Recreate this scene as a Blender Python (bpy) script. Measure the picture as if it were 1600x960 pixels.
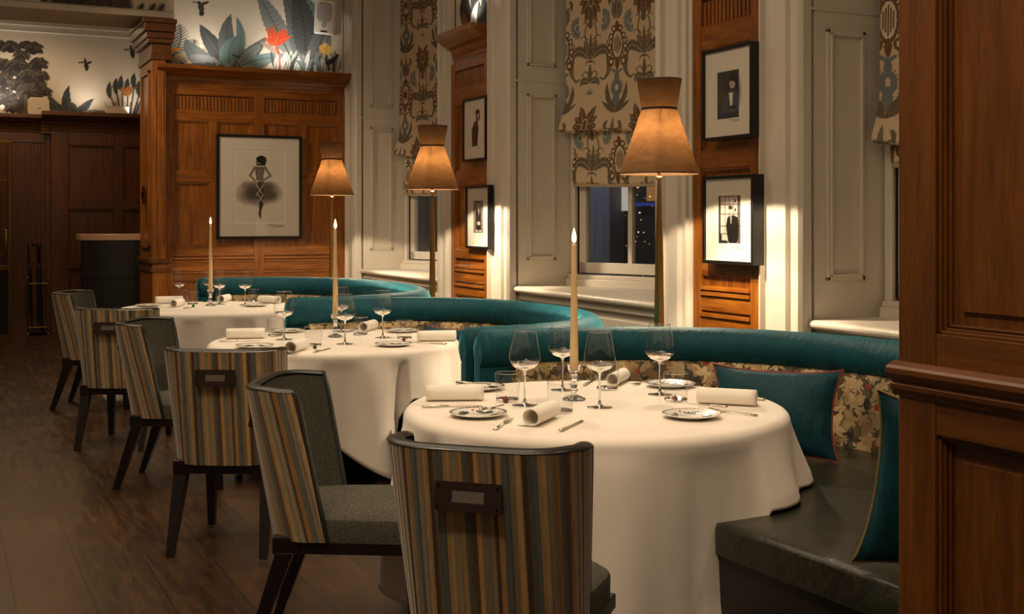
import bpy, math, random
import numpy as np
from math import sin, cos, pi, radians, atan, tan, sqrt
from mathutils import Vector, Matrix
random.seed(7); rng = np.random.default_rng(7)
SC = bpy.context.scene
COL = SC.collection
for o in list(bpy.data.objects): bpy.data.objects.remove(o)

# ------------------------------------------------------------------ camera, world, light, exposure
FPX, TH, HY, CH = 1850.0, radians(25.9), 345.0, 1.47
cam = bpy.data.cameras.new('camera'); camo = bpy.data.objects.new('camera', cam); COL.objects.link(camo)
camo.location = (0, 0, CH); camo.rotation_euler = (pi/2, 0, -TH)
cam.sensor_width = 36; cam.lens = 36*FPX/1600; cam.shift_y = -(480-HY)/1600; cam.clip_start = .05; cam.clip_end = 80
SC.camera = camo
SC.view_settings.view_transform = 'Standard'; SC.view_settings.look = 'None'
SC.view_settings.gamma = 1; SC.view_settings.use_curve_mapping = False
SC.view_settings.exposure = 0.0
wd = bpy.data.worlds.new('world'); SC.world = wd; wd.use_nodes = True
wd.node_tree.nodes['Background'].inputs[0].default_value = (1.0, .70, .44, 1)
wd.node_tree.nodes['Background'].inputs[1].default_value = .085
WARM = (1.0, .66, .36); WARM2 = (1.0, .76, .52); COOL = (1.0, .93, .84)
def light(name, kind, loc, power, color=WARM, size=.1, rot=(0,0,0), size_y=None, spot=None, blend=.6):
    l = bpy.data.lights.new(name, kind); l.energy = power; l.color = color
    if kind == 'AREA':
        l.size = size
        if size_y: l.shape = 'RECTANGLE'; l.size_y = size_y
    elif kind == 'SPOT':
        l.shadow_soft_size = size; l.spot_size = radians(spot or 60); l.spot_blend = blend
    else: l.shadow_soft_size = size
    o = bpy.data.objects.new(name, l); COL.objects.link(o); o.location = loc; o.rotation_euler = rot
    return o
def aim(o, t):
    o.rotation_euler = (Vector(t)-o.location).to_track_quat('-Z', 'Y').to_euler()
# dining room downlights; the spot nearest the camera is added to brighten the partition
for i, (x, y, e, t) in enumerate([(2.2, 4.5, 27, (2.3, 4.0, .75)), (2.1, 7.4, 36, (2.15, 6.9, .75)), (2.1, 10.5, 42, (2.05, 10.0, .75)), (-.2, 1.2, 30, (1.9, 2.6, .6)), (3.3, 2.2, 22, (2.9, 3.4, .5)),
                                  (-.6, 3.2, 26, (1.1, 4.2, .5)), (-.8, 6.5, 24, (.6, 7.0, .3)), (.5, 11.6, 55, (3.0, 13.5, 1.6))]):
    o = light('downlight_and_fill', 'SPOT', (x, y, 4.3), e*4.6, WARM2, .16, spot=62, blend=.9); aim(o, t)
for i, (x, y, t) in enumerate([(3.3, 5.6, (3.35, 5.75, .9)), (3.2, 8.9, (3.2, 8.9, .9))]):
    o = light('downlight_gap', 'SPOT', (x, y, 4.2), 330, COOL, .08, spot=26, blend=.8); aim(o, t)
light('ceiling_wash', 'AREA', (0.6, 5.0, 4.5), 165, WARM2, 3.0, size_y=9.0)
for x, e in ((2.72, 11), (3.55, 12), (3.86, 8)):          # uplights on the top of the end-wall cornice
    o = light('cornice_uplight', 'SPOT', (x, 13.30, 3.22), e, COOL, .03, spot=120, blend=1); aim(o, (x, 13.62, 3.7))
for x, e in ((.72, 18), (1.78, 6), (2.3, 6)):
    o = light('far_cornice_uplight', 'SPOT', (x, 16.28, 2.90), e, COOL, .03, spot=125, blend=1); aim(o, (x, 16.6, 3.4))
o = light('pier_uplight', 'SPOT', (4.30, 9.9, 3.28), 8, COOL, .03, spot=120, blend=1); aim(o, (4.45, 9.9, 3.8))
light('far_room_ceiling_light', 'AREA', (.9, 15.2, 3.9), 22, WARM, 1.2)
o = light('street_fill', 'POINT', (6.6, 13.5, 4.2), 130, (.75, .85, 1.0), .2)  # unseen light added to brighten the building across the street

def at_d(px, d):
    l = (px-800)/FPX*d
    return (l*cos(TH)+d*sin(TH), d*cos(TH)-l*sin(TH))
def at_z(px, py, z):          # ground point of a photo pixel on the level z
    return at_d(px, (CH-z)*FPX/(py-HY))
def on_y(px, py, Y):          # point of the wall plane y=Y
    a = TH+atan((px-800)/FPX); X = Y*tan(a); d = X*sin(TH)+Y*cos(TH)
    return X, CH-(py-HY)/FPX*d
def on_x(px, py, X):
    a = TH+atan((px-800)/FPX); Y = X/tan(a); d = X*sin(TH)+Y*cos(TH)
    return Y, CH-(py-HY)/FPX*d

# ------------------------------------------------------------------ materials
def S(r, g, b):               # sRGB 0-255 to linear
    f = lambda c: (c/255/12.92 if c/255 <= .04045 else ((c/255+.055)/1.055)**2.4)
    return (f(r), f(g), f(b), 1)
class NT:
    def __init__(s, name):
        s.m = bpy.data.materials.new(name); s.m.use_nodes = True; s.t = s.m.node_tree; s.t.nodes.clear()
        s.out = s.n('ShaderNodeOutputMaterial')
    def n(s, k, **kw):
        x = s.t.nodes.new(k)
        for a, b in kw.items(): setattr(x, a, b)
        return x
    def l(s, a, b): s.t.links.new(a, b)
    def pr(s, col=(.5,.5,.5,1), rough=.5, **kw):
        p = s.n('ShaderNodeBsdfPrincipled'); p.inputs['Base Color'].default_value = col; p.inputs['Roughness'].default_value = rough
        for a, b in kw.items(): p.inputs[a.replace('_', ' ')].default_value = b
        s.l(p.outputs[0], s.out.inputs[0]); s.p = p; return p
    def coord(s, kind='Object', scale=(1,1,1), loc=(0,0,0), rot=(0,0,0)):
        c = s.n('ShaderNodeTexCoord'); m = s.n('ShaderNodeMapping'); m.inputs['Scale'].default_value = scale
        m.inputs['Location'].default_value = loc; m.inputs['Rotation'].default_value = rot
        s.l(c.outputs[kind], m.inputs[0]); return m.outputs[0]
    def noise(s, vec, scale=5, detail=4, rough=.5, dist=0):
        x = s.n('ShaderNodeTexNoise'); x.inputs['Scale'].default_value = scale; x.inputs['Detail'].default_value = detail
        x.inputs['Roughness'].default_value = rough; x.inputs['Distortion'].default_value = dist; s.l(vec, x.inputs['Vector']); return x
    def ramp(s, fac, stops, interp='LINEAR'):
        r = s.n('ShaderNodeValToRGB'); r.color_ramp.interpolation = interp; e = r.color_ramp.elements
        while len(e) < len(stops): e.new(.5)
        for k, (p, c) in enumerate(stops): e[k].position = p; e[k].color = c
        s.l(fac, r.inputs[0]); return r.outputs[0]
    def mix(s, fac, a, b, mode='MIX'):
        x = s.n('ShaderNodeMix', data_type='RGBA', blend_type=mode)
        for i, v in ((0, fac), (6, a), (7, b)):
            if hasattr(v, 'links'): s.l(v, x.inputs[i])
            else: x.inputs[i].default_value = v
        return x.outputs[2]
    def bump(s, h, strength=.3, dist=.01):
        b = s.n('ShaderNodeBump'); b.inputs['Strength'].default_value = strength; b.inputs['Distance'].default_value = dist
        s.l(h, b.inputs['Height']); s.l(b.outputs[0], s.p.inputs['Normal'])
M = {}
def plain(name, col, rough=.5, **kw):
    n = NT(name); n.pr(col, rough, **kw); M[name] = n.m; return n
def wood(name, dark, mid, lite, rough=.32, axis='Z', scale=1.0, bump=.12):
    n = NT(name); p = n.pr(rough=rough)
    st = {'Z': (14, 14, 1.1), 'Y': (14, 1.1, 14), 'X': (1.1, 14, 14)}[axis]
    v = n.coord('Object', tuple(a*scale for a in st))
    a = n.noise(v, 2.2, 6, .62, .6)
    v2 = n.coord('Object', tuple(a*scale*4 for a in st)); b = n.noise(v2, 5, 3, .6)
    big = n.noise(n.coord('Object'), 1.3, 2)
    c = n.ramp(a.outputs[0], [(.25, dark), (.5, mid), (.78, lite)])
    c = n.mix(.35, c, n.ramp(b.outputs[0], [(.35, (.35,.35,.35,1)), (.65, (1,1,1,1))]), 'MULTIPLY')
    c = n.mix(.45, c, n.ramp(big.outputs[0], [(.3, (.6,.56,.5,1)), (.7, (1.25,1.2,1.15,1))]), 'MULTIPLY')
    n.l(c, p.inputs['Base Color']); p.inputs['Coat Weight'].default_value = .25; p.inputs['Coat Roughness'].default_value = .2
    n.bump(b.outputs[0], bump, .002); M[name] = n.m
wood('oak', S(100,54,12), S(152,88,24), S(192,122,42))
wood('oak_h', S(100,54,12), S(152,88,24), S(192,122,42), axis='X')
wood('oak_hy', S(100,54,12), S(152,88,24), S(192,122,42), axis='Y')
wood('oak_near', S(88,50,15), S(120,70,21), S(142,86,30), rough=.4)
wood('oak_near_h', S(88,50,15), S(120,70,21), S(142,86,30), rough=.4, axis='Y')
wood('oak_dark', S(74,42,15), S(104,60,21), S(126,76,29))
wood('leg_wood', S(14,7,5), S(24,13,9), S(34,19,12), rough=.35)
# floor: wide planks along Y
n = NT('floor_planks'); p = n.pr(rough=.34)
v = n.coord('Object', (1,1,1), rot=(0,0,pi/2))
bk = n.n('ShaderNodeTexBrick', offset=.37); n.l(v, bk.inputs['Vector'])
bk.inputs['Scale'].default_value = 1; bk.inputs['Brick Width'].default_value = 2.1; bk.inputs['Row Height'].default_value = .27
bk.inputs['Mortar Size'].default_value = .0028; bk.inputs['Mortar Smooth'].default_value = .2; bk.inputs['Bias'].default_value = 0
bk.inputs['Color1'].default_value = (.72,.72,.72,1); bk.inputs['Color2'].default_value = (1.25,1.2,1.1,1); bk.inputs['Mortar'].default_value = (.12,.1,.09,1)
a = n.noise(n.coord('Object', (7,.9,7)), 3, 7, .65, .8)
b = n.noise(n.coord('Object', (1,1,1)), 3.2, 4, .6, .5)
c = n.ramp(a.outputs[0], [(.25, S(37,24,11)), (.5, S(61,41,20)), (.8, S(86,60,30))])
c = n.mix(.9, c, bk.outputs[0], 'MULTIPLY')
c = n.mix(.6, c, n.ramp(b.outputs[0], [(.3, (.55,.5,.5,1)), (.7, (1.3,1.25,1.2,1))]), 'MULTIPLY')
n.l(c, p.inputs['Base Color'])
n.l(n.ramp(a.outputs[0], [(.3, (.28,)*3+(1,)), (.8, (.46,)*3+(1,))]), p.inputs['Roughness'])
n.bump(bk.outputs[1], -.3, .004); M['floor'] = n.m
# painted plaster / joinery
n = NT('white_paint'); p = n.pr(S(214,204,188), .38); a = n.noise(n.coord('Object', (6,6,1)), 4, 3)
n.l(n.ramp(a.outputs[0], [(.3, S(220,210,193)), (.7, S(225,216,200))]), p.inputs['Base Color']); M['paint'] = n.m
plain('cream_wall', S(222,208,184), .7)
plain('black_frame', S(18,15,14), .35); plain('mat_paper', S(226,220,206), .75); plain('bevel_paper', S(250,246,236), .7)
plain('brass', S(176,142,86), .32, Metallic=1.0); plain('bronze', S(60,42,28), .35, Metallic=.8)
plain('chrome', S(205,200,190), .16, Metallic=1.0); plain('silver', S(214,205,190), .18, Metallic=1.0)
plain('black', S(10,9,9), .5); plain('speaker_white', S(226,220,206), .45); plain('speaker_grille', S(170,165,156), .8)
plain('white_plastic', S(214,200,176), .5); plain('desk_dark', S(30,25,23), .42); plain('marble', S(196,158,120), .3)
plain('wax', S(226,196,146), .45, Subsurface_Weight=.35, Subsurface_Radius=(.02,.012,.006))
plain('porcelain', S(236,232,222), .14, Coat_Weight=.5); plain('china_green', S(24,52,44), .25); plain('china_red', S(150,52,36), .3)
plain('berry', S(112,20,16), .25); plain('leaf_green', S(24,72,34), .4); plain('wick', S(20,14,10), .8)
plain('trim_leather', S(30,33,29), .36, Coat_Weight=.1); plain('piping_red', S(130,34,26), .6); plain('piping_gold', S(140,120,70), .6)
plain('shade_black', S(22,16,12), .6); plain('shadow_board', S(26,20,16), .8)
# napkin / table cloth
def linen(name, c0, c1, sc=900):
    n = NT(name); p = n.pr(rough=.78); a = n.noise(n.coord('Object'), 6, 3)
    n.l(n.ramp(a.outputs[0], [(.3, c0), (.7, c1)]), p.inputs['Base Color']); p.inputs['Sheen Weight'].default_value = .25
    b = n.noise(n.coord('Object'), sc, 2); n.bump(b.outputs[0], .12, .001); M[name] = n.m
linen('cloth', S(232,222,208), S(240,231,218)); linen('napkin', S(238,230,216), S(246,240,228))
# teal velvet
def velvet(name, c0, c1, sheen=.9):
    n = NT(name); p = n.pr(rough=.62); a = n.noise(n.coord('Object', (1,1,1)), 9, 5, .6, 1.0)
    n.l(n.ramp(a.outputs[0], [(.3, c0), (.7, c1)]), p.inputs['Base Color'])
    p.inputs['Sheen Weight'].default_value = sheen; p.inputs['Sheen Roughness'].default_value = .35; p.inputs['Sheen Tint'].default_value = S(90,190,200)
    p.inputs['Specular IOR Level'].default_value = .25
    b = n.noise(n.coord('Object', (8,8,2.5)), 5, 3, .5, .5); n.bump(b.outputs[0], .25, .02); M[name] = n.m
velvet('velvet', S(5,60,72), S(9,78,90)); velvet('cushion_velvet', S(4,50,60), S(8,62,72), .5)
# leather seat
n = NT('leather'); p = n.pr(S(34,34,28), .33); a = n.noise(n.coord('Object', (2.5,9,9)), 2.2, 4, .5, 1.2); b = n.noise(n.coord('Object'), 260, 2)
n.l(n.ramp(a.outputs[0], [(.3, S(30,31,24)), (.7, S(46,46,34))]), p.inputs['Base Color'])
n.bump(n.mix(.15, a.outputs[0], b.outputs[0]), .22, .02); M['leather'] = n.m
# tapestry
n = NT('tapestry'); p = n.pr(rough=.8)
v = n.coord('UV', (1,1,1)); w = n.noise(v, 9, 3, .5); vm = n.n('ShaderNodeVectorMath', operation='MULTIPLY_ADD')
n.l(w.outputs['Color'], vm.inputs[0]); vm.inputs[1].default_value = (.14,.14,.14); n.l(v, vm.inputs[2])
def flower_layer(scale, petals, r0, r1, off):
    ad = n.n('ShaderNodeVectorMath', operation='ADD'); n.l(vm.outputs[0], ad.inputs[0]); ad.inputs[1].default_value = (off, off*1.7, 0)
    vo = n.n('ShaderNodeTexVoronoi', feature='F1', voronoi_dimensions='2D'); vo.inputs['Scale'].default_value = scale; n.l(ad.outputs[0], vo.inputs['Vector'])
    sb = n.n('ShaderNodeVectorMath', operation='SUBTRACT'); n.l(ad.outputs[0], sb.inputs[0]); n.l(vo.outputs['Position'], sb.inputs[1])
    sp = n.n('ShaderNodeSeparateXYZ'); n.l(sb.outputs[0], sp.inputs[0])
    def mt(op, a, b_=None, c_=None):
        x = n.n('ShaderNodeMath', operation=op)
        for i, v_ in enumerate((a, b_, c_)):
            if v_ is None: continue
            if hasattr(v_, 'links'): n.l(v_, x.inputs[i])
            else: x.inputs[i].default_value = v_
        return x.outputs[0]
    ang = mt('ARCTAN2', sp.outputs[1], sp.outputs[0]); pet = mt('ABSOLUTE', mt('SINE', mt('MULTIPLY', ang, petals)))
    rad = mt('DIVIDE', vo.outputs['Distance'], mt('MULTIPLY_ADD', pet, r1, r0))
    mask = n.ramp(rad, [(.9, (1,1,1,1)), (.99, (0,0,0,1))])
    shade_ = n.mix(.5, n.ramp(pet, [(.0, (.25,.25,.25,1)), (.5, (1,1,1,1))]), n.ramp(mt('FRACT', mt('MULTIPLY', rad, 3.0)), [(.0, (.4,.4,.4,1)), (.35, (1,1,1,1)), (1, (1.1,1.1,1.1,1))]))
    return mask, shade_, vo.outputs['Color']
sc1 = n.noise(v, 16, 3, .6)
c = n.ramp(sc1.outputs[0], [(.40, S(44,40,30)), (.52, S(74,62,42)), (.62, S(104,88,60))])
for (scl, pt_, r0, r1, off, cols) in ((26, 3.0, .18, .34, .0, [(0, S(86,78,52)), (.5, S(122,104,70)), (1, S(64,66,52))]), (13, 3.5, .20, .34, .31, [(0, S(182,154,108)), (.45, S(150,122,80)), (.8, S(204,182,140)), (1, S(96,92,70))]), (9, 2.5, .12, .30, .77, [(0, S(176,150,106)), (.5, S(206,184,142)), (1, S(140,112,72))])):
    mk, sh, cc_ = flower_layer(scl, pt_, r0, r1, off); sx_ = n.n('ShaderNodeSeparateColor'); n.l(cc_, sx_.inputs[0])
    c = n.mix(mk, c, n.mix(1.0, n.ramp(sx_.outputs[0], cols), sh, 'MULTIPLY'))
big = n.noise(v, 3.0, 2, .5, .5); c = n.mix(.7, c, n.ramp(big.outputs[0], [(.36, (.30,.28,.25,1)), (.60, (.95,.9,.82,1))]), 'MULTIPLY')
red = n.noise(v, 12, 1, .5); rr = n.ramp(red.outputs[0], [(.69, (0,0,0,1)), (.70, (1,1,1,1))])
c = n.mix(rr, c, S(128,36,24)); n.l(c, p.inputs['Base Color']); n.bump(sc1.outputs[0], .3, .006); M['tapestry'] = n.m
# stripes on the chair backs, by arc length
n = NT('stripe_velvet'); p = n.pr(rough=.62); v = n.coord('UV')
sx = n.n('ShaderNodeSeparateXYZ'); n.l(v, sx.inputs[0])
def band(scale, off):
    m = n.n('ShaderNodeMath', operation='MULTIPLY_ADD'); n.l(sx.outputs[0], m.inputs[0]); m.inputs[1].default_value = scale; m.inputs[2].default_value = off
    f = n.n('ShaderNodeMath', operation='FRACT'); n.l(m.outputs[0], f.inputs[0]); return f.outputs[0]
T, G, D, B, K, O = S(196,164,116), S(158,144,118), S(122,92,62), S(104,110,106), S(94,74,52), S(188,146,90)
c1 = n.ramp(band(4.1, .0), [(0, D), (.06, T), (.12, G), (.25, K), (.29, O), (.35, B), (.43, G), (.50, T), (.56, K), (.62, B), (.72, T), (.80, G), (.88, O), (.93, B)], 'CONSTANT')
c2 = n.ramp(band(9.3, .37), [(0, (1,1,1,1)), (.30, (.72,.68,.62,1)), (.48, (1.2,1.1,.9,1)), (.60, (.8,.78,.75,1)), (.85, (1.1,1.05,1,1))], 'CONSTANT')
c = n.mix(.8, c1, c2, 'MULTIPLY')
ns = n.noise(n.coord('UV', (60,5,1)), 3, 5, .6); c = n.mix(.6, c, n.ramp(ns.outputs[0], [(.3, (.62,.6,.56,1)), (.7, (1.35,1.3,1.2,1))]), 'MULTIPLY')
n.l(c, p.inputs['Base Color']); p.inputs['Sheen Weight'].default_value = .3; p.inputs['Sheen Roughness'].default_value = .4
sw = n.n('ShaderNodeMath', operation='SINE'); mm = n.n('ShaderNodeMath', operation='MULTIPLY'); n.l(sx.outputs[0], mm.inputs[0]); mm.inputs[1].default_value = 330; n.l(mm.outputs[0], sw.inputs[0])
n.bump(sw.outputs[0], .35, .004); M['stripe'] = n.m
# tweed
n = NT('tweed'); p = n.pr(rough=.85); a = n.noise(n.coord('Object', (30,30,190)), 4, 3, .6); b = n.noise(n.coord('Object', (170,170,30)), 4, 3, .6)
c = n.mix(.5, a.outputs[0], b.outputs[0]); c2 = n.ramp(c, [(.38, S(38,38,32)), (.5, S(66,65,54)), (.64, S(108,104,86))]); n.l(c2, p.inputs['Base Color'])
n.bump(c, .4, .003); M['tweed'] = n.m
# colours painted per point (patterned fabrics, prints, wallpaper)
def attr_mat(name, rough=.8, coat=0.0, weave=False):
    n = NT(name); p = n.pr(rough=rough); a = n.n('ShaderNodeVertexColor', layer_name='Col'); col = a.outputs[0]
    if weave:
        w = n.noise(n.coord('Object', (3,3,120)), 4, 3, .6); w2 = n.noise(n.coord('Object', (90,90,3)), 4, 3, .6)
        col = n.mix(.35, col, n.ramp(n.mix(.5, w.outputs[0], w2.outputs[0]), [(.35, (.7,.7,.7,1)), (.65, (1.15,1.15,1.15,1))]), 'MULTIPLY'); 
    n.l(col, p.inputs['Base Color']); M[name] = n.m
attr_mat('printed_linen', .85, weave=True); attr_mat('wallpaper', .75); attr_mat('photo_print', .4)
# lamp shade
n = NT('lampshade'); d = n.n('ShaderNodeBsdfDiffuse'); t = n.n('ShaderNodeBsdfTranslucent'); mx = n.n('ShaderNodeMixShader')
a = n.noise(n.coord('Object', (1,1,2.5)), 14, 4, .6, .8); cc = n.ramp(a.outputs[0], [(.3, S(78,58,40)), (.7, S(90,68,48))]); n.l(cc, d.inputs[0])
n.l(n.ramp(a.outputs[0], [(.3, S(134,110,84)), (.7, S(148,124,96))]), t.inputs[0]); mx.inputs[0].default_value = .31
n.l(d.outputs[0], mx.inputs[1]); n.l(t.outputs[0], mx.inputs[2]); n.l(mx.outputs[0], n.out.inputs[0]); M['shade'] = n.m
plain('shade_lining', S(240,222,190), .7)
# glass
n = NT('glass_solid'); p = n.pr((1,1,1,1), .02, Transmission_Weight=1.0, IOR=1.48); M['glass'] = n.m
def thin_glass(name, tint=(1,1,1,1), lo=.05, hi=.75, exp=3.0, rough=.01):
    n = NT(name); tr = n.n('ShaderNodeBsdfTransparent'); tr.inputs[0].default_value = tint
    gl = n.n('ShaderNodeBsdfGlossy'); gl.inputs['Roughness'].default_value = rough; mx = n.n('ShaderNodeMixShader')
    lw = n.n('ShaderNodeLayerWeight'); lw.inputs[0].default_value = .5
    pw = n.n('ShaderNodeMath', operation='POWER'); n.l(lw.outputs['Facing'], pw.inputs[0]); pw.inputs[1].default_value = exp
    ma = n.n('ShaderNodeMath', operation='MULTIPLY_ADD'); n.l(pw.outputs[0], ma.inputs[0]); ma.inputs[1].default_value = hi-lo; ma.inputs[2].default_value = lo
    n.l(ma.outputs[0], mx.inputs[0]); n.l(tr.outputs[0], mx.inputs[1]); n.l(gl.outputs[0], mx.inputs[2]); n.l(mx.outputs[0], n.out.inputs[0]); M[name] = n.m
thin_glass('thin_glass', (.97,.97,.965,1), .05, .9, 4.5); thin_glass('pane', (.9,.93,.95,1), .06, .7, 4); thin_glass('picture_glass', (.98,.98,.98,1), .035, .8, 4)
def emit(name, col, st):
    n = NT(name); e = n.n('ShaderNodeEmission'); e.inputs[0].default_value = col; e.inputs[1].default_value = st; n.l(e.outputs[0], n.out.inputs[0]); M[name] = n.m
emit('flame', (1, .72, .36, 1), 9); n = NT('bulb'); e_ = n.n('ShaderNodeEmission'); e_.inputs[0].default_value = (1, .8, .55, 1); e_.inputs[1].default_value = 10; t_ = n.n('ShaderNodeBsdfTransparent'); a_ = n.n('ShaderNodeAddShader'); n.l(e_.outputs[0], a_.inputs[0]); n.l(t_.outputs[0], a_.inputs[1]); n.l(a_.outputs[0], n.out.inputs[0]); M['bulb'] = n.m; emit('shop_light', (1, .55, .25, 1), 1.2); emit('blue_light', (.06, .1, .5, 1), .35)
emit('shop_warm', (1, .42, .12, 1), .3); emit('shop_white', (1, .85, .7, 1), .5)
plain('street_stone', S(120,122,134), .8); plain('street_dark', S(20,18,20), .8)

# ------------------------------------------------------------------ mesh helpers
class MB:
    def __init__(s): s.v = []; s.f = []; s.m = []; s.uv = []; s.hasuv = False
    def add(s, vs, fs, mi=0, uvs=None):
        k = len(s.v); s.v += [tuple(p) for p in vs]
        for j, f in enumerate(fs):
            s.f.append([k+i for i in f]); s.m.append(mi)
            if uvs: s.hasuv = True; s.uv.append([uvs[i] for i in f])
            else: s.uv.append([(0,0)]*len(f))
    def box(s, x0, x1, y0, y1, z0, z1, mi=0, T=None):
        vs = [Vector(p) for p in ((x0,y0,z0),(x1,y0,z0),(x1,y1,z0),(x0,y1,z0),(x0,y0,z1),(x1,y0,z1),(x1,y1,z1),(x0,y1,z1))]
        if T: vs = [T(p) for p in vs]
        s.add(vs, [(0,3,2,1),(4,5,6,7),(0,1,5,4),(1,2,6,5),(2,3,7,6),(3,0,4,7)], mi)
    def prism(s, poly, a, b, fn, mi=0):       # polygon (p,q) swept from a to b; fn(p,q,t)->xyz
        n = len(poly); vs = [fn(p, q, a) for p, q in poly]+[fn(p, q, b) for p, q in poly]
        s.add(vs, [list(range(n))[::-1], list(range(n, 2*n))]+[(i, (i+1) % n, n+(i+1) % n, n+i) for i in range(n)], mi)
    def lathe(s, prof, seg=24, c=(0,0,0), mi=0, cap0=False, cap1=False):
        vs = []; fs = []
        for r, z in prof:
            for k in range(seg): a = 2*pi*k/seg; vs.append((c[0]+r*cos(a), c[1]+r*sin(a), c[2]+z))
        for i in range(len(prof)-1):
            for k in range(seg):
                a, b = i*seg+k, i*seg+(k+1) % seg; fs.append((a, b, b+seg, a+seg))
        if cap0: fs.append(list(range(seg))[::-1])
        if cap1: fs.append([(len(prof)-1)*seg+k for k in range(seg)])
        s.add(vs, fs, mi)
    def tube(s, pts, r, seg=8, mi=0, cap=True, sx=1.0):
        pts = [Vector(p) for p in pts]; vs = []; fs = []; rs = r if isinstance(r, (list, tuple)) else [r]*len(pts)
        up = None
        for i, p in enumerate(pts):
            t = (pts[min(i+1, len(pts)-1)]-pts[max(i-1, 0)]).normalized()
            if up is None: up = Vector((0,0,1)) if abs(t.z) < .9 else Vector((1,0,0))
            x = t.cross(up).normalized(); y = x.cross(t).normalized(); up = y
            for k in range(seg): a = 2*pi*k/seg; vs.append(p+x*cos(a)*rs[i]+y*sin(a)*rs[i]*sx)
        for i in range(len(pts)-1):
            for k in range(seg): a, b = i*seg+k, i*seg+(k+1) % seg; fs.append((a, b, b+seg, a+seg))
        if cap: fs.append(list(range(seg))[::-1]); fs.append([(len(pts)-1)*seg+k for k in range(seg)])
        s.add(vs, fs, mi)
    def grid(s, P, mi=0, uv=None, closed=False, flip=False):   # P[i][j] points
        n, m = len(P), len(P[0]); vs = [q for r in P for q in r]; fs = []
        for i in range(n-1):
            for j in range(m if closed else m-1):
                f = (i*m+j, i*m+(j+1) % m, (i+1)*m+(j+1) % m, (i+1)*m+j); fs.append(f[::-1] if flip else f)
        s.add(vs, fs, mi, [q for r in uv for q in r] if uv else None)
    def build(s, name, mats, parent=None, smooth=False, bevel=0, sub=0, solid=0, angle=None):
        me = bpy.data.meshes.new(name); me.from_pydata(s.v, [], s.f)
        if not isinstance(mats, (list, tuple)): mats = [mats]
        for m in mats: me.materials.append(M[m])
        me.polygons.foreach_set('material_index', s.m)
        if s.hasuv:
            u = me.uv_layers.new(name='UVMap'); u.data.foreach_set('uv', [c for f in s.uv for p in f for c in p])
        if smooth: me.polygons.foreach_set('use_smooth', [True]*len(s.f))
        me.update()
        if smooth and angle: me.set_sharp_from_angle(angle=radians(angle))
        o = bpy.data.objects.new(name, me); COL.objects.link(o)
        if parent: o.parent = parent
        if bevel:
            b = o.modifiers.new('Bevel', 'BEVEL'); b.width = bevel; b.segments = 2; b.limit_method = 'ANGLE'; b.angle_limit = radians(40)
        if solid: b = o.modifiers.new('Solid', 'SOLIDIFY'); b.thickness = solid; b.offset = 0
        if sub: b = o.modifiers.new('Sub', 'SUBSURF'); b.levels = sub; b.render_levels = sub
        return o
def tag(o, label=None, cat=None, group=None, kind=None):
    if label: o['label'] = label
    if cat: o['category'] = cat
    if group: o['group'] = group
    if kind: o['kind'] = kind
    return o
def empty(name, loc=(0,0,0), rz=0, label=None, cat=None, group=None, kind=None):
    o = bpy.data.objects.new(name, None); COL.objects.link(o); o.location = loc; o.rotation_euler = (0,0,rz); o.empty_display_size = .1
    return tag(o, label, cat, group, kind)
def copy_tree(o, parent=None):
    c = o.copy(); COL.objects.link(c); c.parent = parent
    for ch in list(o.children): copy_tree(ch, c)
    return c

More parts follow.
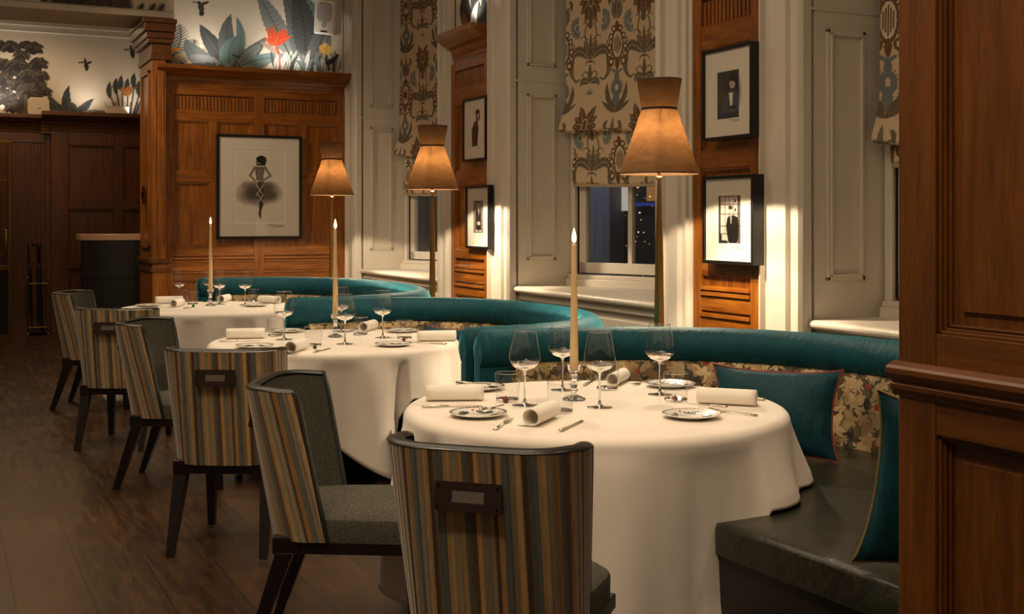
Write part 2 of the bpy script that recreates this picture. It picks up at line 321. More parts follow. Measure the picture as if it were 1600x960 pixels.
# painter for patterned surfaces ------------------------------------------------
class Canvas:
    def __init__(s, u0, u1, v0, v1, res, bg):
        s.u0, s.v0, s.res = u0, v0, res; s.nx = int((u1-u0)/res)+2; s.ny = int((v1-v0)/res)+2
        s.u = np.linspace(u0, u1, s.nx); s.v = np.linspace(v0, v1, s.ny); s.U, s.V = np.meshgrid(s.u, s.v)
        s.a = np.zeros((s.ny, s.nx, 3)); s.a[:] = bg[:3]; s.map = None
    def _bb(s, p, pad=0):
        p = np.asarray(p, float); i0, j0 = (p.min(0)-pad-(s.u0, s.v0))/s.res; i1, j1 = (p.max(0)+pad-(s.u0, s.v0))/s.res
        i0, j0 = max(int(i0)-1, 0), max(int(j0)-1, 0); i1, j1 = min(int(i1)+3, s.nx), min(int(j1)+3, s.ny)
        return None if i1 <= i0 or j1 <= j0 else (slice(j0, j1), slice(i0, i1))
    def _put(s, b, k, col): s.a[b] = s.a[b]*(1-k[..., None])+np.array(col[:3])*k[..., None]
    def tr(s, pts): return [s.map(*p) for p in pts] if s.map else pts
    def poly(s, pts, col, a=1.0):
        P = np.array(s.tr(pts)); b = s._bb(P)
        if b is None: return
        U, V = s.U[b], s.V[b]; ins = np.zeros(U.shape, bool); n = len(P)
        for i in range(n):
            x0, y0 = P[i]; x1, y1 = P[(i+1) % n]
            if y0 == y1: continue
            c = ((y0 > V) != (y1 > V)) & (U < (x1-x0)*(V-y0)/(y1-y0)+x0); ins ^= c
        s._put(b, ins*a, col)
    def ell(s, cx, cy, rx, ry, col, rot=0, a=1.0, soft=False):
        k = [(cx+rx*cos(t)*cos(rot)-ry*sin(t)*sin(rot), cy+rx*cos(t)*sin(rot)+ry*sin(t)*cos(rot)) for t in np.linspace(0, 2*pi, 25)[:-1]]
        if not soft: return s.poly(k, col, a)
        P = np.array(s.tr(k)); b = s._bb(P)
        if b is None: return
        c = P.mean(0); ex, ey = (P.max(0)-P.min(0))/2+1e-9; q = ((s.U[b]-c[0])/ex)**2+((s.V[b]-c[1])/ey)**2
        s._put(b, np.clip(1-q, 0, 1)**.7*a, col)
    def line(s, pts, w, col, w2=None, a=1.0):
        P = np.array(s.tr(pts)); n = len(P); w2 = w if w2 is None else w2
        for i in range(n-1):
            p, q = P[i], P[i+1]; wa = w+(w2-w)*i/max(n-1, 1); wb = w+(w2-w)*(i+1)/max(n-1, 1)
            b = s._bb([p, q], max(wa, wb))
            if b is None: continue
            d = q-p; L = d@d+1e-12; t = np.clip(((s.U[b]-p[0])*d[0]+(s.V[b]-p[1])*d[1])/L, 0, 1)
            dist = np.hypot(s.U[b]-p[0]-t*d[0], s.V[b]-p[1]-t*d[1]); ww = wa+(wb-wa)*t
            s._put(b, np.clip((ww-dist)/s.res+.5, 0, 1)*a, col)
    def curve(s, p0, p1, p2, n=12):
        return [((1-t)**2*p0[0]+2*t*(1-t)*p1[0]+t*t*p2[0], (1-t)**2*p0[1]+2*t*(1-t)*p1[1]+t*t*p2[1]) for t in np.linspace(0, 1, n)]
    def leaf(s, p0, p1, p2, w, col, vein=None, a=1.0, edge=0.0, fat=.8, vw=.004, n=14):
        c = s.curve(p0, p1, p2, n); L = []; R = []
        for i, (x, y) in enumerate(c):
            t = i/(n-1); x0, y0 = c[max(i-1, 0)]; x1, y1 = c[min(i+1, n-1)]; dx, dy = x1-x0, y1-y0; l = math.hypot(dx, dy)+1e-9
            ww = w*sin(pi*t**fat)**.75*(1-edge*(i % 2)); L.append((x-dy/l*ww, y+dx/l*ww)); R.append((x+dy/l*ww, y-dx/l*ww))
        s.poly(L+R[::-1], col, a)
        if vein is not None: s.line(c, vw, vein, vw*.3)
    def build(s, fn, name, mat, parent=None, extra=None):
        X, Y, Z = fn(s.U, s.V); co = np.stack([X, Y, Z], -1).reshape(-1, 3); nx, ny = s.nx, s.ny
        i, j = np.meshgrid(np.arange(nx-1), np.arange(ny-1)); k = (j*nx+i).ravel(); q = np.stack([k, k+1, k+1+nx, k+nx], -1)
        me = bpy.data.meshes.new(name); me.vertices.add(len(co)); me.vertices.foreach_set('co', co.astype('f').ravel())
        me.loops.add(q.size); me.loops.foreach_set('vertex_index', q.astype('i').ravel()); me.polygons.add(len(q))
        me.polygons.foreach_set('loop_start', (np.arange(len(q))*4).astype('i')); me.update(calc_edges=True)
        me.polygons.foreach_set('use_smooth', np.ones(len(q), bool))
        at = me.color_attributes.new('Col', 'FLOAT_COLOR', 'POINT'); at.data.foreach_set('color', np.concatenate([s.a.reshape(-1, 3), np.ones((nx*ny, 1))], 1).astype('f').ravel())
        me.materials.append(M[mat]); me.validate(); o = bpy.data.objects.new(name, me); COL.objects.link(o)
        if parent: o.parent = parent
        return o

# ------------------------------------------------------------------ the setting
XW, YE, YF = 4.40, 13.62, 16.60        # window wall, end wall, far wall of the next room
fl = MB(); fl.box(-4, 7.2, -2.0, 17.2, -.08, 0); tag(fl.build('floor', 'floor'), kind='structure')

# -- window wall: masonry, casings, reveals
OPEN = [(10.64, 13.14), (6.78, 9.06), (2.9, 5.27)]
SK = tan(radians(19.9))
wl = MB(); ztop = 4.5
cuts = [13.9]+[c for a, b in OPEN for c in (b, a)]+[-.6]
for k in range(0, len(cuts), 2):
    wl.box(XW+.06, 5.05, cuts[k+1], cuts[k], 0, ztop)
wall = wl.build('wall_right', 'paint'); tag(wall, kind='structure')
def casing(y0, y1, flip):
    m = MB(); w = y1-y0
    prof = [(0, 0), (0, .05), (.07, .05), (.085, .075), (.11, .075), (.12, .035), (.36, .03), (.38, .06), (.62, .06), (.64, .03), (.84, .03), (.86, .07), (.95, .085), (1, .06), (1, 0)]
    if flip: prof = [(1-a, b) for a, b in prof][::-1]
    m.prism(prof, 0, ztop, lambda p, q, t: (XW+.06-q-.02, y0+p*w, t))
    return m
for k, (a, b) in enumerate([(13.14, 13.60), (10.39, 10.64), (9.06, 9.54), (6.38, 6.78), (5.27, 5.69), (2.5, 2.9)]):
    o = casing(a, b, k % 2 == 0).build('casing', 'paint', wall, bevel=.004)
# reveal panelling on the far jamb of each window
for k, (a, b) in enumerate(OPEN):
    m = MB()
    def rect(x0, x1, z0, z1, y=b):
        for e, (t, dpt) in enumerate(((.022, .016), (.012, .026))):
            i = e*.022
            m.box(x0+i, x1-i, y-dpt, y, z1-i-t, z1-i); m.box(x0+i, x1-i, y-dpt, y, z0+i, z0+i+t)
            m.box(x0+i, x0+i+t, y-dpt, y, z0+i, z1-i); m.box(x1-i-t, x1-i, y-dpt, y, z0+i, z1-i)
    rect(XW+.14, XW+.42, 1.13, 2.56); rect(XW+.14, XW+.42, 2.80, 4.3)
    m.box(XW+.03, 4.98, b-.006, b, 2.66, 2.675)
    m.build('reveal_panel', 'paint', wall, bevel=.003)
    # under the sill: apron wall
    m = MB(); m.box(XW+.10, 5.05, a, b, 0, .84); m.box(XW+.085, XW+.11, b-.9, b-.12, .1, .74); m.box(XW+.085, XW+.11, a+.12, b-1.0, .1, .74)
    m.build('apron', 'paint', wall, bevel=.004)
# windows
def window(k, a, b):
    w = empty('window_%d' % (k+1), (5.02, b, 0), kind='structure')
    ang = math.atan(SK); L = (b-a)/cos(ang)
    # local frame: t along the window from its far end, n towards the room
    def P(t, n, z): return (t*sin(ang)-n*cos(ang), -t*cos(ang)-n*sin(ang), z)
    def bx(m, t0, t1, n0, n1, z0, z1):
        vs = [P(*q) for q in ((t0,n0,z0),(t1,n0,z0),(t1,n1,z0),(t0,n1,z0),(t0,n0,z1),(t1,n0,z1),(t1,n1,z1),(t0,n1,z1))]
        m.add(vs, [(0,3,2,1),(4,5,6,7),(0,1,5,4),(1,2,6,5),(2,3,7,6),(3,0,4,7)])
    m = MB()
    bx(m, 0, L, -.06, .05, 3.9, 4.5); bx(m, 0, .05, -.06, .07, .9, 4.2); bx(m, L-.05, L, -.06, .07, .9, 4.2)
    bx(m, 0, L, -.10, .13, .90, .97); bx(m, 0, L, -.1, .10, .97, 1.005)
    m.build('window_frame', 'paint', w, bevel=.004)
    m = MB(); bx(m, .065, L-.06, -.03, .03, 1.02, 1.11); bx(m, .065, L-.06, -.03, .03, 2.44, 2.49); bx(m, .065, L-.06, -.03, .03, 3.84, 3.9)
    for t0 in (.065, L-.14): bx(m, t0, t0+.075, -.03, .03, 1.02, 3.9)
    for i in (1, 2, 3): t0 = .065+(L-.13)*i/4-.022+(.0 if i != 1 else -.02); bx(m, t0, t0+.044, -.025, .025, 1.08, 3.86)
    m.build('sash', 'paint', w, bevel=.003)
    m = MB(); bx(m, .1, L-.1, -.006, -.002, 1.08, 3.86); m.build('pane', 'pane', w)
    m = MB(); bx(m, .052, .064, -.02, .035, 1.02, 3.9); m.build('sash_gap', 'black', w)
    # sill board with rounded nosing
    m = MB(); nose = [(.02+.028*sin(t)*-1, .885+.026*cos(t)) for t in np.linspace(0, pi, 9)]
    m.prism([(-5.02+XW+.02+p, q) for p, q in nose]+[(-5.02+XW+.62+(b-a)*SK, .86), (-5.02+XW+.62+(b-a)*SK, .911)], -(b-a), -.004, lambda p, q, t: (p, t, q))
    m.build('window_sill', 'paint', w, smooth=True, angle=40)
    m = MB(); m.box(XW+.06-5.02, XW+.13-5.02, -(b-a), -.01, .80, .86); m.build('sill_moulding', 'paint', w, bevel=.01)
for k, (a, b) in enumerate(OPEN): window(k, a, b)
# -- roman blinds -----------------------------------------------------------
CR, BR, GY, BL = S(226,200,164), S(118,86,54), S(118,102,80), S(124,130,130)
def motif(C, cu, cv, mir=1):
    """one repeat of the damask, centred on the brown flower at (cu, cv); 0.58 wide, 1.05 tall"""
    def q(x, y): return (cu+x, cv+y)
    leaf = lambda p0, p1, p2, w, *a_, **k_: C.leaf(p0, p1, p2, w*1.35, *a_, **k_)
    LT = S(232,216,184)
    # big brown flower
    for r, nn, ln in ((.10, 11, .085), (.06, 8, .08)):
        for i in range(nn):
            t = -pi/2+(i-(nn-1)/2)*2*pi*.86/nn; e = 1.0+.35*abs(sin(t))
            leaf(q(.02*cos(t), .03*sin(t)), q(.06*cos(t)*1.1, .07*sin(t)*e), q((r+.03)*cos(t), (r+.065)*sin(t)*e), .026, BR, LT, vw=.0015)
    C.ell(cu, cv, .028, .055, LT); C.ell(cu, cv, .023, .048, BR)
    # plume under it
    for sg in (-1, 1):
        C.line(C.curve(q(0, -.40), q(sg*.10, -.30), q(sg*.04, -.20)), .006, GY, .007); C.line(C.curve(q(sg*.04, -.2), q(sg*.05, -.17), q(sg*.085, -.19), 6), .007, GY, .003)
        C.line(C.curve(q(sg*.03, -.33), q(sg*.10, -.27), q(sg*.11, -.33), 8), .006, GY, .003)
        leaf(q(0, -.50), q(sg*.05, -.40), q(sg*.07, -.33), .018, GY, LT, vw=.0015)
        # acanthus
        leaf(q(sg*.01, -.50), q(sg*.16, -.33), q(sg*.21, -.52), .038, GY, LT, edge=.35, n=22, vw=.002)
        leaf(q(sg*.17, -.44), q(sg*.24, -.58), q(sg*.17, -.67), .024, GY, LT, edge=.3, n=16, vw=.0015)
        C.line(C.curve(q(sg*.18, -.64), q(sg*.16, -.70), q(sg*.11, -.66), 8), .011, GY, .007)
        C.line(C.curve(q(0, -.52), q(sg*.04, -.50), q(sg*.05, -.55), 6), .008, BR, .003)
        # fleur
        C.line(C.curve(q(0, -.68), q(sg*.03, -.56), q(sg*.08, -.62), 8), .006, GY, .004); C.line(C.curve(q(sg*.08, -.62), q(sg*.07, -.66), q(sg*.04, -.65), 6), .006, GY, .003)
        leaf(q(0, -.70), q(sg*.08, -.64), q(sg*.10, -.73), .022, GY, LT, vw=.0015)
        # blue shells beside the plume
        b0 = (sg*.145, -.20+sg*.02*mir)
        for i in range(9):
            t = pi/2-sg*(.2+i*.42); leaf(q(b0[0]+.012*cos(t), b0[1]+.018*sin(t)), q(b0[0]+.05*cos(t), b0[1]+.06*sin(t)), q(b0[0]+.078*cos(t+.3*sg), b0[1]+.105*sin(t+.3*sg)), .014, BL, LT, vw=.001)
        C.ell(*q(*b0), .026, .034, LT); C.ell(*q(*b0), .02, .028, BL)
    leaf(q(0, -.70), q(0, -.62), q(0, -.53), .015, GY); leaf(q(0, -.52), q(0, -.36), q(0, -.27), .013, GY)
    leaf(q(0, -.24), q(-.01, -.2), q(0, -.15), .02, GY)
    for t in np.linspace(0, pi, 7): C.line([q(0, -.79), q(.04*cos(t)*1.0, -.79+.045*sin(t))], .005, BL, .003)
    # half drop columns
    for sx in (-.29, .29):
        def h(x, y): return (cu+sx+x, cv+y)
        for sg in (-1, 1):   # tulip
            leaf(h(0, -.19), h(sg*.06, -.13), h(sg*.03, -.03), .018, GY, LT, vw=.0015); C.line(C.curve(h(sg*.01, -.12), h(sg*.05, .0), h(sg*.09, -.05), 8), .007, GY, .004)
            leaf(h(sg*.05, .02), h(sg*.10, 0), h(sg*.07, -.08), .012, GY)
        leaf(h(0, -.17), h(0, -.08), h(0, .06), .017, GY, LT, vw=.0015)
        cy = -.40            # bulb
        C.ell(*h(0, cy), .068, .14, BR, a=1); C.ell(*h(0, cy), .050, .110, LT); 
        for x in (-.032, -.016, 0, .016, .032): C.ell(*h(x, cy), .0062, .10-abs(x)*1.3, BR)
        for sg in (-1, 1):
            for (ax, ay, rr) in ((.085, -.02, .028), (.085, -.08, .026), (.065, -.14, .034), (.07, .07, .026), (.1, .03, .02), (.035, .13, .028)):
                C.ell(*h(sg*ax, cy+ay), rr, rr*1.1, BR); C.ell(*h(sg*ax, cy+ay), rr*.45, rr*.5, LT)
        leaf(h(0, cy+.12), h(0, cy+.16), h(0, cy+.20), .018, BR); leaf(h(0, cy-.1), h(0, cy-.16), h(0, cy-.22), .018, BR)
        cy = -.76            # blue bird flower
        for i in range(13):
            t = -.4+i*.33; C.line([h(.04*cos(t), cy+.055*sin(t)), h(.075*cos(t), cy+.09*sin(t))], .005, BL, .002)
        C.ell(*h(0, cy), .06, .072, BL); C.ell(*h(0, cy+.005), .018, .026, CR)
        leaf(h(0, cy+.05), h(0, cy+.09), h(0, cy+.15), .02, BL); C.line([h(-.045, cy+.15), h(0, cy+.125), h(.045, cy+.15)], .012, BL, .01)
        leaf(h(0, cy-.04), h(0, cy-.1), h(0, cy-.17), .028, BL)
        for sg in (-1, 1):
            leaf(h(sg*.03, cy-.17), h(sg*.12, cy-.06), h(sg*.10, cy+.05), .018, GY); leaf(h(0, cy-.2), h(sg*.08, cy-.16), h(sg*.15, cy-.10), .014, GY)
            leaf(h(0, cy-.2), h(sg*.05, cy-.10), h(sg*.07, cy-.09), .012, GY)
def blind(k, a, b, label, zf=2.25, zl=1.78):
    ang = math.atan(SK); Lb = (b-a-.12)/cos(ang); e = empty('roman_blind', (4.92, b-.05, 0), label=label, cat='blind', group='patterned roman blinds at the windows')
    ztp = 4.35
    Lvis = min(Lb, 1.35)
    def P(t, n, z): return (t*sin(ang)-n*cos(ang), -t*cos(ang)-n*sin(ang), z)
    # front fall: cloth coordinate s runs down from the top to the fold and rolls under
    res = .0042
    C = Canvas(0, Lb, 0, ztp-zf+.30, res*1.25, CR)     # v = distance up from the hem of this fall
    offs = {0: .12, 1: .0, 2: .07}[k]
    for iu in range(-1, int(Lb/.58)+2):
        for iv in range(0, 4): motif(C, .27+offs+iu*.58, .30+1.05*iv+.04, 1)
    C.a *= (1+rng.normal(0, .025, C.a.shape[:2])[..., None])
    def f(U, V):
        h = V-.30; z = np.where(h > 0, zf+h, zf); n = .03+.02*np.sin(U*6.0+V*2.2)*.4
        n = n+.075*np.exp(-np.clip(h, 0, 9)**2/.035)+.012*np.sin(V*9+U*3)*np.exp(-np.clip(h-.1, 0, 9)/.4)
        sag = .03*np.sin(pi*np.clip(U/Lb, 0, 1))+.008*np.sin(U*9)
        uu = np.clip(-h/.30, 0, 1)                      # roll under and back up behind
        n = np.where(h < 0, n-.10*np.sin(uu*pi/2)**.8, n); z = np.where(h < 0, zf-.035*np.sin(uu*pi)+.12*uu**2, z)-sag*np.exp(-np.clip(h, 0, 9)/.3)
        flare = 1+.02*np.exp(-np.abs(h)/.1); t = U*flare-.015*np.exp(-np.abs(h)/.15)
        return t*sin(ang)-n*cos(ang), -t*cos(ang)-n*sin(ang), z
    C.build(f, 'front_fall', 'printed_linen', e)
    C = Canvas(.05, Lb-.02, 0, zf-zl+.25, res*1.25, CR)
    for iu in range(-1, int(Lb/.58)+2): motif(C, .27+offs+iu*.58, .62, 1); motif(C, .27+offs+iu*.58, .62-1.05, 1)
    def g(U, V):
        z = zl+V; n = .0+.012*np.sin(V*14+U*2)+.02*np.exp(-V/.06)*0; z = z-.018*np.sin(U*2.2)
        n = n-.02*np.clip(1-V/.03, 0, 1)
        return U*sin(ang)-n*cos(ang), -U*cos(ang)-n*sin(ang), z
    C.build(g, 'lower_fall', 'printed_linen', e)
    m = MB(); pts = [P(t, -.01, zl-.018*sin(t*2.2)) for t in np.linspace(.05, Lb-.02, 20)]; m.tube(pts, .014, 8); m.build('hem', 'hem_linen', e, smooth=True)
    m = MB(); vs = [P(t, n, z) for t, n, z in ((0,0,ztp-.05),(Lb,0,ztp-.05),(Lb,.06,ztp-.05),(0,.06,ztp-.05),(0,0,ztp),(Lb,0,ztp),(Lb,.06,ztp),(0,.06,ztp))]
    m.add(vs, [(0,3,2,1),(4,5,6,7),(0,1,5,4),(1,2,6,5),(2,3,7,6),(3,0,4,7)]); m.build('headrail', 'paint', e)
plain('hem_linen', S(196,174,140), .85)
blind(0, *OPEN[0], 'patterned roman blind at the farthest window, behind the second floor lamp')
blind(1, *OPEN[1], 'patterned roman blind at the middle window, partly hidden by the nearest floor lamp')
blind(2, *OPEN[2], 'patterned roman blind cut off by the dark oak partition at the right', 1.93, 1.79)

# -- oak panelling ------------------------------------------------------------
def panelling(T, w, rows, cols, mats, parent, name='panelling', depth=.03, zmax=2.95):
    """T maps (u, out, z) to the world; rows: list of (z0, z1, kind); cols: stile boundaries [(u0,u1),..]"""
    m = MB(); B = lambda u0, u1, n0, n1, z0, z1, mi=0: m.box(u0, u1, n0, n1, z0, z1, mi, T=T)
    B(0, w, -.02, 0, 0, zmax)
    for (u0, u1) in cols['main']: B(u0, u1, 0, depth, 0, zmax)
    spans = [(cols['main'][i][1], cols['main'][i+1][0]) for i in range(len(cols['main'])-1)]
    for z0, z1, kind in rows:
        for si, (a, b) in enumerate(spans):
            if kind == 'rail': B(a, b, 0, depth-.002, z0, z1, 1)
            elif kind == 'bead':
                B(a, b, 0, depth+.012, z0, z1, 1)
            elif kind == 'flute':
                B(a, b, 0, .004, z0, z1); nf = max(3, int((b-a)/.04)); pw = (b-a-.03)/nf
                for i in range(nf):
                    u = a+.015+pw*i
                    B(u+pw*.18, u+pw*.82, 0, .024, z0+.012, z1-.03)
                B(a, b, 0, .03, z1-.012, z1, 1); B(a, b, 0, .03, z0, z0+.01, 1)
            elif kind in ('panel', 'split'):
                subs = [(a, b)]
                if kind == 'split':
                    mids = cols.get('mid', {}).get(si, [])
                    subs = []; p = a
                    for (c, d) in mids: B(c, d, 0, depth-.004, z0, z1); subs.append((p, c)); p = d
                    subs.append((p, b))
                for (c, d) in subs:
                    for i, (tt, dp) in enumerate(((.014, .022), (.012, .012))):
                        q = i*.014
                        B(c+q, d-q, 0, dp, z0+q, z0+q+tt, 1); B(c+q, d-q, 0, dp, z1-q-tt, z1-q, 1); B(c+q, c+q+tt, 0, dp, z0+q, z1-q); B(d-q-tt, d-q, 0, dp, z0+q, z1-q)
    return m.build(name, mats, parent, bevel=.004)
def cornice(T, u0, u1, zb, zt, out, mats, parent, name='cornice', ends=True):
    m = MB(); h = zt-zb
    prof = [(0, 0), (.02, 0), (.025, .12), (.05, .16), (.06, .24), (.09, .30), (.14, .42), (.20, .50), (.22, .56), (.5, .60), (.62, .66), (.78, .74), (.92, .80), (1, .82), (1, 1), (0, 1)]
    m.prism([(a*out, zb+b*h) for a, b in prof], u0, u1, lambda p, q, t: T(Vector((t, p, q))))
    return m.build(name, mats, parent, bevel=.003)
# end wall
we = MB(); we.box(2.26, 4.46, YE, YE+.14, 0, 4.6); wend = we.build('wall_end', 'cream_wall'); tag(wend, kind='structure')
x0 = 2.27; WE = 4.38-x0
TE = lambda p: Vector((x0+p[0], YE-.04-p[1], p[2]))
U = lambda px: on_y(px, 300, YE-.04)[0]-x0
cm = [(0, U(271)), (U(396), U(412)), (U(526), WE)]
mid = {0: [(U(326), U(339))], 1: [(U(465), U(477))]}
panelling(TE, WE, [(2.90, 2.95, 'rail'), (2.71, 2.90, 'flute'), (2.60, 2.71, 'rail'), (2.01, 2.60, 'split'), (1.90, 2.01, 'rail'), (1.17, 1.90, 'split'),
                   (1.07, 1.17, 'rail'), (1.03, 1.06, 'bead'), (1.0, 1.02, 'bead'), (.90, 1.0, 'rail'), (.87, .895, 'bead'), (.80, .87, 'rail'), (.16, .80, 'split'), (0, .16, 'rail')],
          {'main': cm, 'mid': mid}, ['oak', 'oak_h'], wend)
cornice(TE, -.10, WE, 2.95, 3.20, .24, 'oak_h', wend)
# post beside the archway
pe = empty('trim_1', (2.20, 13.4, 0), kind='structure')
m = MB(); m.box(-.08, .07, .0, .86, 0, 3.30); m.build('post', 'oak', pe, bevel=.006)
m = MB()
for d0, z0, z1 in ((.03, .0, .2), (.015, .9, .95), (.03, 1.0, 1.05), (.02, 3.24, 3.30), (.01, 3.30, 3.42), (.05, 3.42, 3.47), (.07, 3.47, 3.54), (.10, 3.54, 3.63), (.12, 3.63, 3.68)):
    m.box(-.08-d0, .12+d0*.4, -d0, .86+d0, z0, z1)
m.build('capital', 'oak_dark', pe, bevel=.006)
m = MB()
for y0, y1 in ((.14, .18), (.66, .70)): m.box(-.10, -.08, y0, y1, 1.16, 3.14)
m.box(-.10, -.08, .14, .70, 3.10, 3.14); m.box(-.10, -.08, .14, .70, 1.16, 1.2); m.box(-.05, -.035, -.012, 0, 1.2, 3.1); m.box(.03, .045, -.012, 0, 1.2, 3.1)
m.build('post_moulding', 'oak', pe, bevel=.004)
m = MB(); m.box(-.115, -.10, .36, .48, 1.66, 1.86); m.box(-.13, -.115, .40, .44, 1.72, 1.80); m.build('lock_plate', 'bronze', pe, bevel=.005)
# beam over the archway
bm = MB(); bm.box(-3.0, 2.36, 13.40, 14.26, 3.74, 4.6); bm.box(-3.0, 2.36, 13.37, 14.28, 3.70, 3.76)
beam = bm.build('trim_2', 'cream_wall', bevel=.005); tag(beam, kind='structure')
# far wall (next room)
wf = MB(); wf.box(-3, 5.2, YF, YF+.14, 0, 4.6); wfar = wf.build('wall_far', 'cream_wall'); tag(wfar, kind='structure')
ws = MB(); ws.box(5.05, 5.2, 13.7, YF, 0, 4.6); tag(ws.build('wall_far_side', 'cream_wall'), kind='structure')
m = MB()
m.box(-3, 5.05, YF-.10, YF, 3.92, 3.99); m.box(-3, 5.05, YF-.16, YF, 3.99, 4.04); m.box(-3, 5.05, YF-.24, YF, 4.12, 4.18); m.box(-3, 5.05, YF-.34, YF, 4.18, 4.3)
for i in range(64): m.box(-.6+i*.09, -.6+i*.09+.045, YF-.21, YF-.1, 4.05, 4.11)
for i in range(64): m.box(-.6+i*.09, -.6+i*.09+.06, YF-.30, YF-.1, 4.185, 4.21)
m.build('dentil_cornice', 'cream_wall', wfar, bevel=.004)
# its panelling: projecting right part, fluted left part
xr = on_y(80, 300, YF-.2)[0]; wr = 5.0-xr
TR = lambda p: Vector((xr+p[0], YF-.16-p[1], p[2]))
V_ = lambda px: on_y(px, 300, YF-.16)[0]-xr
panelling(TR, wr, [(2.46, 2.62, 'rail'), (1.72, 2.46, 'panel'), (1.62, 1.72, 'rail'), (.95, 1.62, 'panel'), (.85, .95, 'rail'), (.2, .85, 'panel'), (0, .2, 'rail')],
          {'main': [(0, V_(106)), (V_(178), V_(192)), (V_(262), V_(275)), (wr-.2, wr)]}, ['oak_dark', 'oak_dark'], wfar, zmax=2.62)
cornice(TR, -.12, wr, 2.60, 2.88, .20, 'oak_dark', wfar)
TL = lambda p: Vector((-1.5+p[0], YF-.04-p[1], p[2]))
wl_ = xr+1.5
panelling(TL, wl_, [(0, .2, 'rail'), (.2, 2.5, 'flute'), (2.5, 2.6, 'rail')], {'main': [(0, .4), (wl_-.75, wl_-.62), (wl_-.06, wl_)]}, ['oak_dark', 'oak_dark'], wfar, zmax=2.6)
cornice(TL, 0, wl_, 2.58, 2.84, .18, 'oak_dark', wfar)
# piers between windows
for y0, y1 in ((9.54, 10.39), (5.69, 6.38)):
    TP = lambda p, y1=y1: Vector((XW+.03-p[1], y1-p[0], p[2]))
    w = y1-y0
    pn = panelling(TP, w, [(2.89, 2.95, 'rail'), (2.70, 2.89, 'flute'), (2.56, 2.70, 'rail'), (1.92, 2.56, 'panel'), (1.80, 1.92, 'rail'), (1.20, 1.80, 'panel'),
               (1.12, 1.20, 'rail'), (1.03, 1.055, 'bead'), (.995, 1.02, 'bead'), (.90, .99, 'rail'), (.86, .885, 'bead'), (.78, .86, 'rail'), (.15, .78, 'panel'), (0, .15, 'rail')],
              {'main': [(0, .09), (w-.09, w)]}, ['oak', 'oak_hy'], wall)
    cornice(TP, 0, w+.0, 2.95, 3.22, .20, 'oak_hy', wall)

# -- wallpaper -----------------------------------------------------------------
WB = S(226,212,188); G1, G2, G3, DK, TL_ = S(104,108,106), S(132,136,132), S(78,80,80), S(46,40,38), S(112,138,134)
OR, RD, YL = S(222,140,30), S(222,78,40), S(220,170,80)
def mural(plane, P0, P1, z0, z1, res, fn, name, parent):
    C = Canvas(P0, P1, z0, z1, res, WB)
    return C
# end wall above the cornice
C = Canvas(2.14, 4.36, 3.15, 4.55, .0065, WB); C.map = lambda px, py: on_y(px, py, YE-.012)
def fern(C, p0, p1, p2, w, col, n=16, lw=.008):
    c = C.curve(p0, p1, p2, n)
    for i in range(1, n-1):
        x, y = c[i]; dx, dy = c[i+1][0]-c[i-1][0], c[i+1][1]-c[i-1][1]; l = math.hypot(dx, dy); t = i/(n-1); ww = w*sin(pi*(.15+.8*t))
        for sg in (-1, 1): C.line([(x, y), (x+dx/l*ww*.7-sg*dy/l*ww, y+dy/l*ww*.7+sg*dx/l*ww)], lw, col, lw*.4)
    C.line(c, lw*.8, col)
for a in (((258,100), (275,60), (262,25)), ((262,98), (290,70), (280,38)), ((262,100), (300,85), (305,62))): fern(C, *a, 13, G3)
for a in (((245,60), (252,30), (246,8)), ((240,25), (230,10), (215,8))): fern(C, *a, 9, DK)
C.leaf((262,96), (300,84), (330,74), 7, S(196,176,140)); C.leaf((262,84), (258,70), (267,57), 6, OR); C.leaf((264,82), (272,78), (284,76), 3, OR)
for q0, q1, q2, w, c, v in (((352,106), (296,92), (290,60), 14, G1, G3), ((358,104), (330,70), (312,38), 13, G3, G1), ((362,108), (345,60), (361,22), 13, G1, G3), ((366,104), (385,60), (369,26), 8, TL_, G1),
        ((362,108), (350,80), (372,56), 16, TL_, G3), ((350,108), (318,98), (292,88), 13, G2, G1), ((366,104), (390,90), (416,58), 12, G1, G2), ((370,104), (392,82), (408,70), 8, G2, G1),
        ((368,108), (420,78), (482,97), 8, TL_, G3), ((360,112), (330,104), (270,104), 8, G3, G1), ((376,106), (400,108), (425,96), 6, G2, G1)):
    C.leaf(q0, q1, q2, w, c, v, edge=.06, vw=.006)
C.line([(363,86), (375,90)], .008, DK); C.line([(343,102), (350,104)], .007, DK)
# feathered leaves
for q0, q1, q2, w, c, e in (((452,85), (430,40), (402,-14), 17, G2, .12), ((462,90), (470,40), (440,-18), 14, G1, .1), ((480,92), (500,50), (470,-16), 20, TL_, .1), ((476,92), (482,40), (458,-20), 21, G3, .16), ((482,102), (505,70), (512,20), 16, G1, .1), ((492,100), (515,78), (512,48), 9, G2, .05)):
    C.leaf(q0, q1, q2, w, c, DK, edge=e, n=26, vw=.006)
    cc = C.curve(q0, q1, q2, 16)
    for i in range(2, 14):
        x, y = cc[i]
        for sg in (-1, 1): C.line([(x, y), (x+sg*w*.75, y-7)], .004, DK if c is G3 else G3, .002, a=.7)
for i in range(46):      # pale ground foliage
    x = 428+random.random()*100; C.leaf((x, 113), (x+random.uniform(-8,8), 96), (x+random.uniform(-14,14), 76+random.random()*20), 3.2, random.choice([S(236,230,214), G2, G3, TL_, S(214,206,190)]), G3, vw=.004)
for i in range(10):
    x = 285+random.random()*90; C.leaf((x, 112), (x+4, 104), (x+random.uniform(-14,14), 96), 3, random.choice([G3, G2]), None)
for q1, q2, w in (((424,62), (418,40), 5), ((428,60), (428,38), 4), ((434,58), (446,44), 5), ((438,62), (450,46), 5), ((430,66), (456,56), 6), ((424,68), (413,58), 4), ((432,60), (438,48), 5)):
    C.leaf((430,70), q1, q2, w, RD, S(240,130,80), vw=.004)
